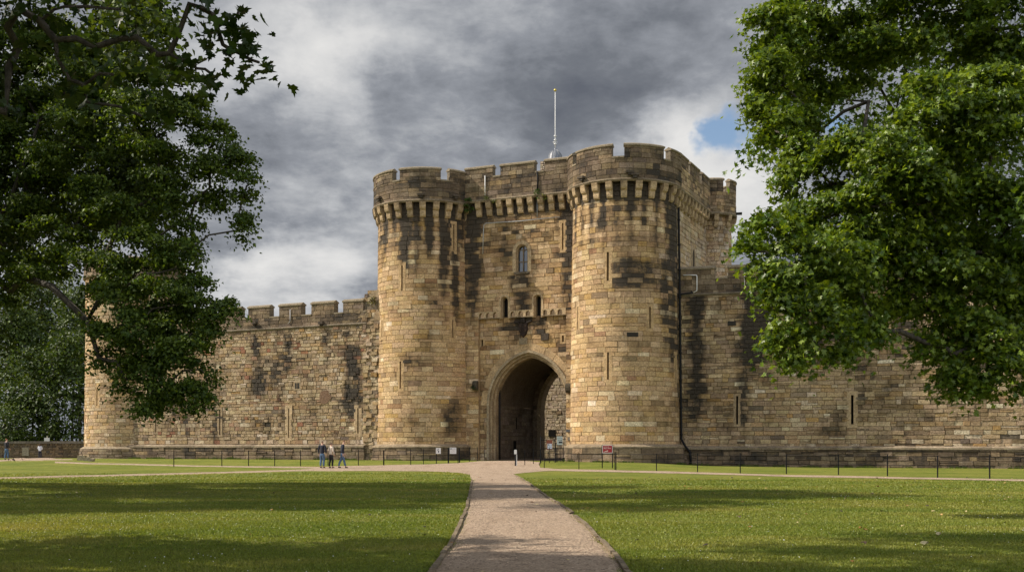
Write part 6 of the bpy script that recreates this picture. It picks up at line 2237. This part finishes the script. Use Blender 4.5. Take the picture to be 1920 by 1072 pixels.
def person(loc, ang, H, label, top, legs, hair, pose, female=False, lean=0.0, long_hair=False, skin_c=(.50, .30, .21), cap=None):
    """faces +Y in its own frame, rotated by ang about Z. pose: dict of step, arms"""
    s = H / 1.75
    t = thing('person', loc, label, 'person')
    t.rotation_euler = (0, 0, ang)
    st = pose.get('step', .0)          # half stride
    J = {}
    hipz, kneez, ankz = .93, .50, .09
    hw = .095 if not female else .10
    sw = .20 if not female else .17
    def P(x, y, z):
        # forward lean from the waist
        if z > 1.0:
            y += (z - 1.0) * math.tan(lean)
        return (x * s, y * s, z * s)
    kl, kr = pose.get('knee', (0.05, .05))
    legs_v = []
    LA = [(hw, 0, hipz - .05), (hw * 1.02, st * .5 + kl, kneez), (hw * 1.02, st, ankz), (hw * 1.25, st + .15, .035)]
    RA = [(-hw, 0, hipz - .05), (-hw * 1.02, -st * .5 + kr, kneez), (-hw * 1.02, -st, ankz), (-hw * 1.25, -st + .15, .035)]
    arms = {}
    for sd, key in ((1, 'la'), (-1, 'ra')):
        e_, w_ = pose.get(key, ((.27, .02, 1.14), (.27, .10, .88)))
        arms[sd] = [(sd * sw, 0, 1.43), (sd * e_[0], e_[1], e_[2]), (sd * w_[0], w_[1], w_[2])]
    V, Ed = [], []
    def add(p, r, par=None, raw=False):
        V.append((P(*p), (r if isinstance(r, tuple) else (r, r)) if False else (tuple(q * s for q in r) if isinstance(r, tuple) else r * s)))
        if par is not None:
            Ed.append((par, len(V) - 1))
        return len(V) - 1
    hd = pose.get('head', 0.0)
    pel = add((0, 0, .96), (.10, .075))
    w = add((0, 0, 1.08), (.105, .075), pel)
    ch = add((0, -.01, 1.28), (.13, .085), w)
    nk0 = add((0, 0, 1.44), (.09, .07), ch)
    nk = add((0, .01 + hd * .3, 1.51), .052, nk0)
    h1 = add((0, .03 + hd * .6, 1.575), (.066, .075), nk)
    h2 = add((0, .025 + hd * .9, 1.64), (.074, .092), h1)
    h3 = add((0, .015 + hd, 1.70), (.066, .078), h2)
    no = add((0, .125 + hd * .9, 1.615), .012, h2)
    for pts, rr in ((LA, None), (RA, None)):
        a = add(pts[0], .065, pel); b = add(pts[1], .042, a); b2 = add(((pts[1][0] + pts[2][0]) / 2, (pts[1][1] + pts[2][1]) / 2 - .02, (pts[1][2] + pts[2][2]) / 2 + .06), .038, b)
        c = add(pts[2], .032, b2); d = add(pts[3], (.035, .028), c)
    for sd in (1, -1):
        q = arms[sd]
        a = add(q[0], .052, nk0); b = add(q[1], .040, a); c = add(q[2], .026, b)
        d_ = Vector(q[2]) - Vector(q[1]); d_.normalize()
        palm = Vector(q[2]) + d_ * .075
        pm = add(tuple(palm), (.036, .018), c)
        fw = Vector((0, 1, 0))
        for k in range(4):
            o_ = (k - 1.5) * .019
            L = (.068, .078, .074, .058)[k]
            f0 = palm + d_ * .03 + fw * o_
            f1 = f0 + d_ * L * .55 + Vector((-sd * .012, 0, 0))
            f2 = f1 + d_ * L * .40 + Vector((-sd * .022, 0, 0))
            i0 = add(tuple(f0), .009, pm); i1 = add(tuple(f1), .0085, i0); i2 = add(tuple(f2), .007, i1)
        t0 = Vector(q[2]) + d_ * .03 + fw * .035
        t1 = t0 + d_ * .035 + fw * .022
        i0 = add(tuple(t0), .010, c); add(tuple(t1), .009, i0)
    skin('body', V, Ed, cmat('skin', skin_c, .6), t, 2)
    # trousers
    V, Ed = [], []
    pel = add((0, 0, .99), (.150 if not female else .148, .118))
    cr = add((0, 0, .88), (.145, .115), pel)
    for pts in (LA, RA):
        a = add((pts[0][0], pts[0][1], .78), (.100, .10), cr); b = add(pts[1], .078, a); b5 = add(((pts[1][0] + pts[2][0]) / 2, (pts[1][1] + pts[2][1]) / 2 - .02, (pts[1][2] + pts[2][2]) / 2 + .04), .070, b); c = add((pts[2][0], pts[2][1], ankz + .02), (.060 if not female else .052, .062), b5)
    skin('trousers', V, Ed, cmat('trousers', legs), t, 2)
    # jacket
    V, Ed = [], []
    b0 = add((0, 0, .87 if not female else .89), (.170, .135))
    b1 = add((0, 0, 1.06), (.158, .122), b0)
    b2 = add((0, -.01, 1.27), (.178, .130), b1)
    b3 = add((0, 0, 1.42), (.125, .095), b2)
    b4 = add((0, .01, 1.485), (.068, .062), b3)
    for sd in (1, -1):
        q = arms[sd]
        a = add(q[0], .075, b3); b = add(q[1], .060, a)
        e2 = Vector(q[1]).lerp(Vector(q[2]), .93)
        c = add(tuple(e2), .043, b)
    skin('jacket', V, Ed, cmat('jacket', top), t, 2)
    # shoes
    for pts in (LA, RA):
        V, Ed = [], []
        a = add((pts[2][0], pts[2][1] - .05, .045), (.042, .04)); b = add((pts[2][0], pts[2][1] + .06, .045), (.046, .04), a); c = add((pts[2][0] * 1.08, pts[2][1] + .17, .035), (.042, .03), b)
        skin('shoe', V, Ed, cmat('shoe', (.03, .028, .03), .5), t, 1)
    V, Ed = [], []
    a = add((0, -.015 + hd * .8, 1.62), (.080, .070)); b = add((0, -.01 + hd, 1.68), (.083, .092), a); c = add((0, .0 + hd, 1.735), (.062, .068), b)
    if long_hair:
        d = add((0, -.05 + hd * .5, 1.52), (.075, .045), a); add((0, -.07, 1.40), (.06, .03), d)
    skin('hair', V, Ed, cmat('hair', hair), t, 1)
    return t


def build_people():
    # three visitors on the path in front of the left wall: they look towards the gatehouse
    def at(px, py):
        x, y = gpt(px, py); return (x, y, gz(x, y) + .04)
    person(at(604, 878), R(-25), 1.78, 'person in a navy jacket and jeans, leftmost of the three visitors on the path', (.014, .016, .028), (.07, .12, .20), (.22, .16, .11), dict(step=.03, ra=((.27, -.02, 1.14), (.25, .02, .88)), la=((.27, .0, 1.14), (.26, .08, .90))), skin_c=(.45, .26, .18))
    person(at(620.5, 878), R(-40), 1.64, 'person in a cream jacket and black trousers, middle of the three visitors', (.56, .47, .38), (.012, .012, .014), (.10, .055, .03), dict(step=.05, ra=((.23, -.02, 1.14), (.22, .10, .92)), la=((.23, .0, 1.14), (.22, .12, .92))), female=True, long_hair=False)
    person(at(641.5, 878), R(-70), 1.80, 'person striding in dark jacket and jeans, rightmost of three visitors, head bowed', (.012, .014, .026), (.08, .13, .21), (.24, .13, .07), dict(step=.20, knee=(.0, .05), head=.05, ra=((.25, .02, 1.14), (.24, .20, .90)), la=((.25, -.06, 1.14), (.25, .0, .88))), lean=R(6))
    person(at(75, 860.6), R(5), 1.66, 'person in a white top and dark trousers with long brown hair by the notice board', (.62, .64, .72), (.015, .018, .035), (.07, .035, .02), dict(step=.02, ra=((.25, .06, 1.17), (.10, .22, 1.10)), la=((.25, .06, 1.17), (.10, .22, 1.12))), female=True, long_hair=True)
    person(at(12, 862.6), R(-30), 1.72, 'person in a black jacket and jeans at the far left edge', (.015, .015, .018), (.05, .10, .16), (.24, .10, .04), dict(step=.08, ra=((.26, .04, 1.14), (.22, .18, .98)), la=((.26, .02, 1.14), (.24, .12, .94))))


# ------------------------------------------------------------------ build everything
build_ground()
build_paths()
gate, GS, gp, inb, ac, aw, SG = build_gatehouse()
# dark floor of the passage
m = MB()
_P = [inb(ac - aw - .8, -1.2), inb(ac + aw + .8, -1.2), inb(ac + aw + .8, 16), inb(ac - aw - .8, 16)]
m.add([(p[0], p[1], .37) for p in _P], [(0, 1, 2, 3)], (.1, .1, .1, 0))
m.build('passage_floor', M_TAR, None, kind='structure')
build_curtains()
build_corner_tower()
build_low_wall()
build_fences()
build_signs(GS, gp, inb, ac, aw)
build_trees()
wall_plants(SG, GS, gp)
build_grass()
build_weeds()
build_people()
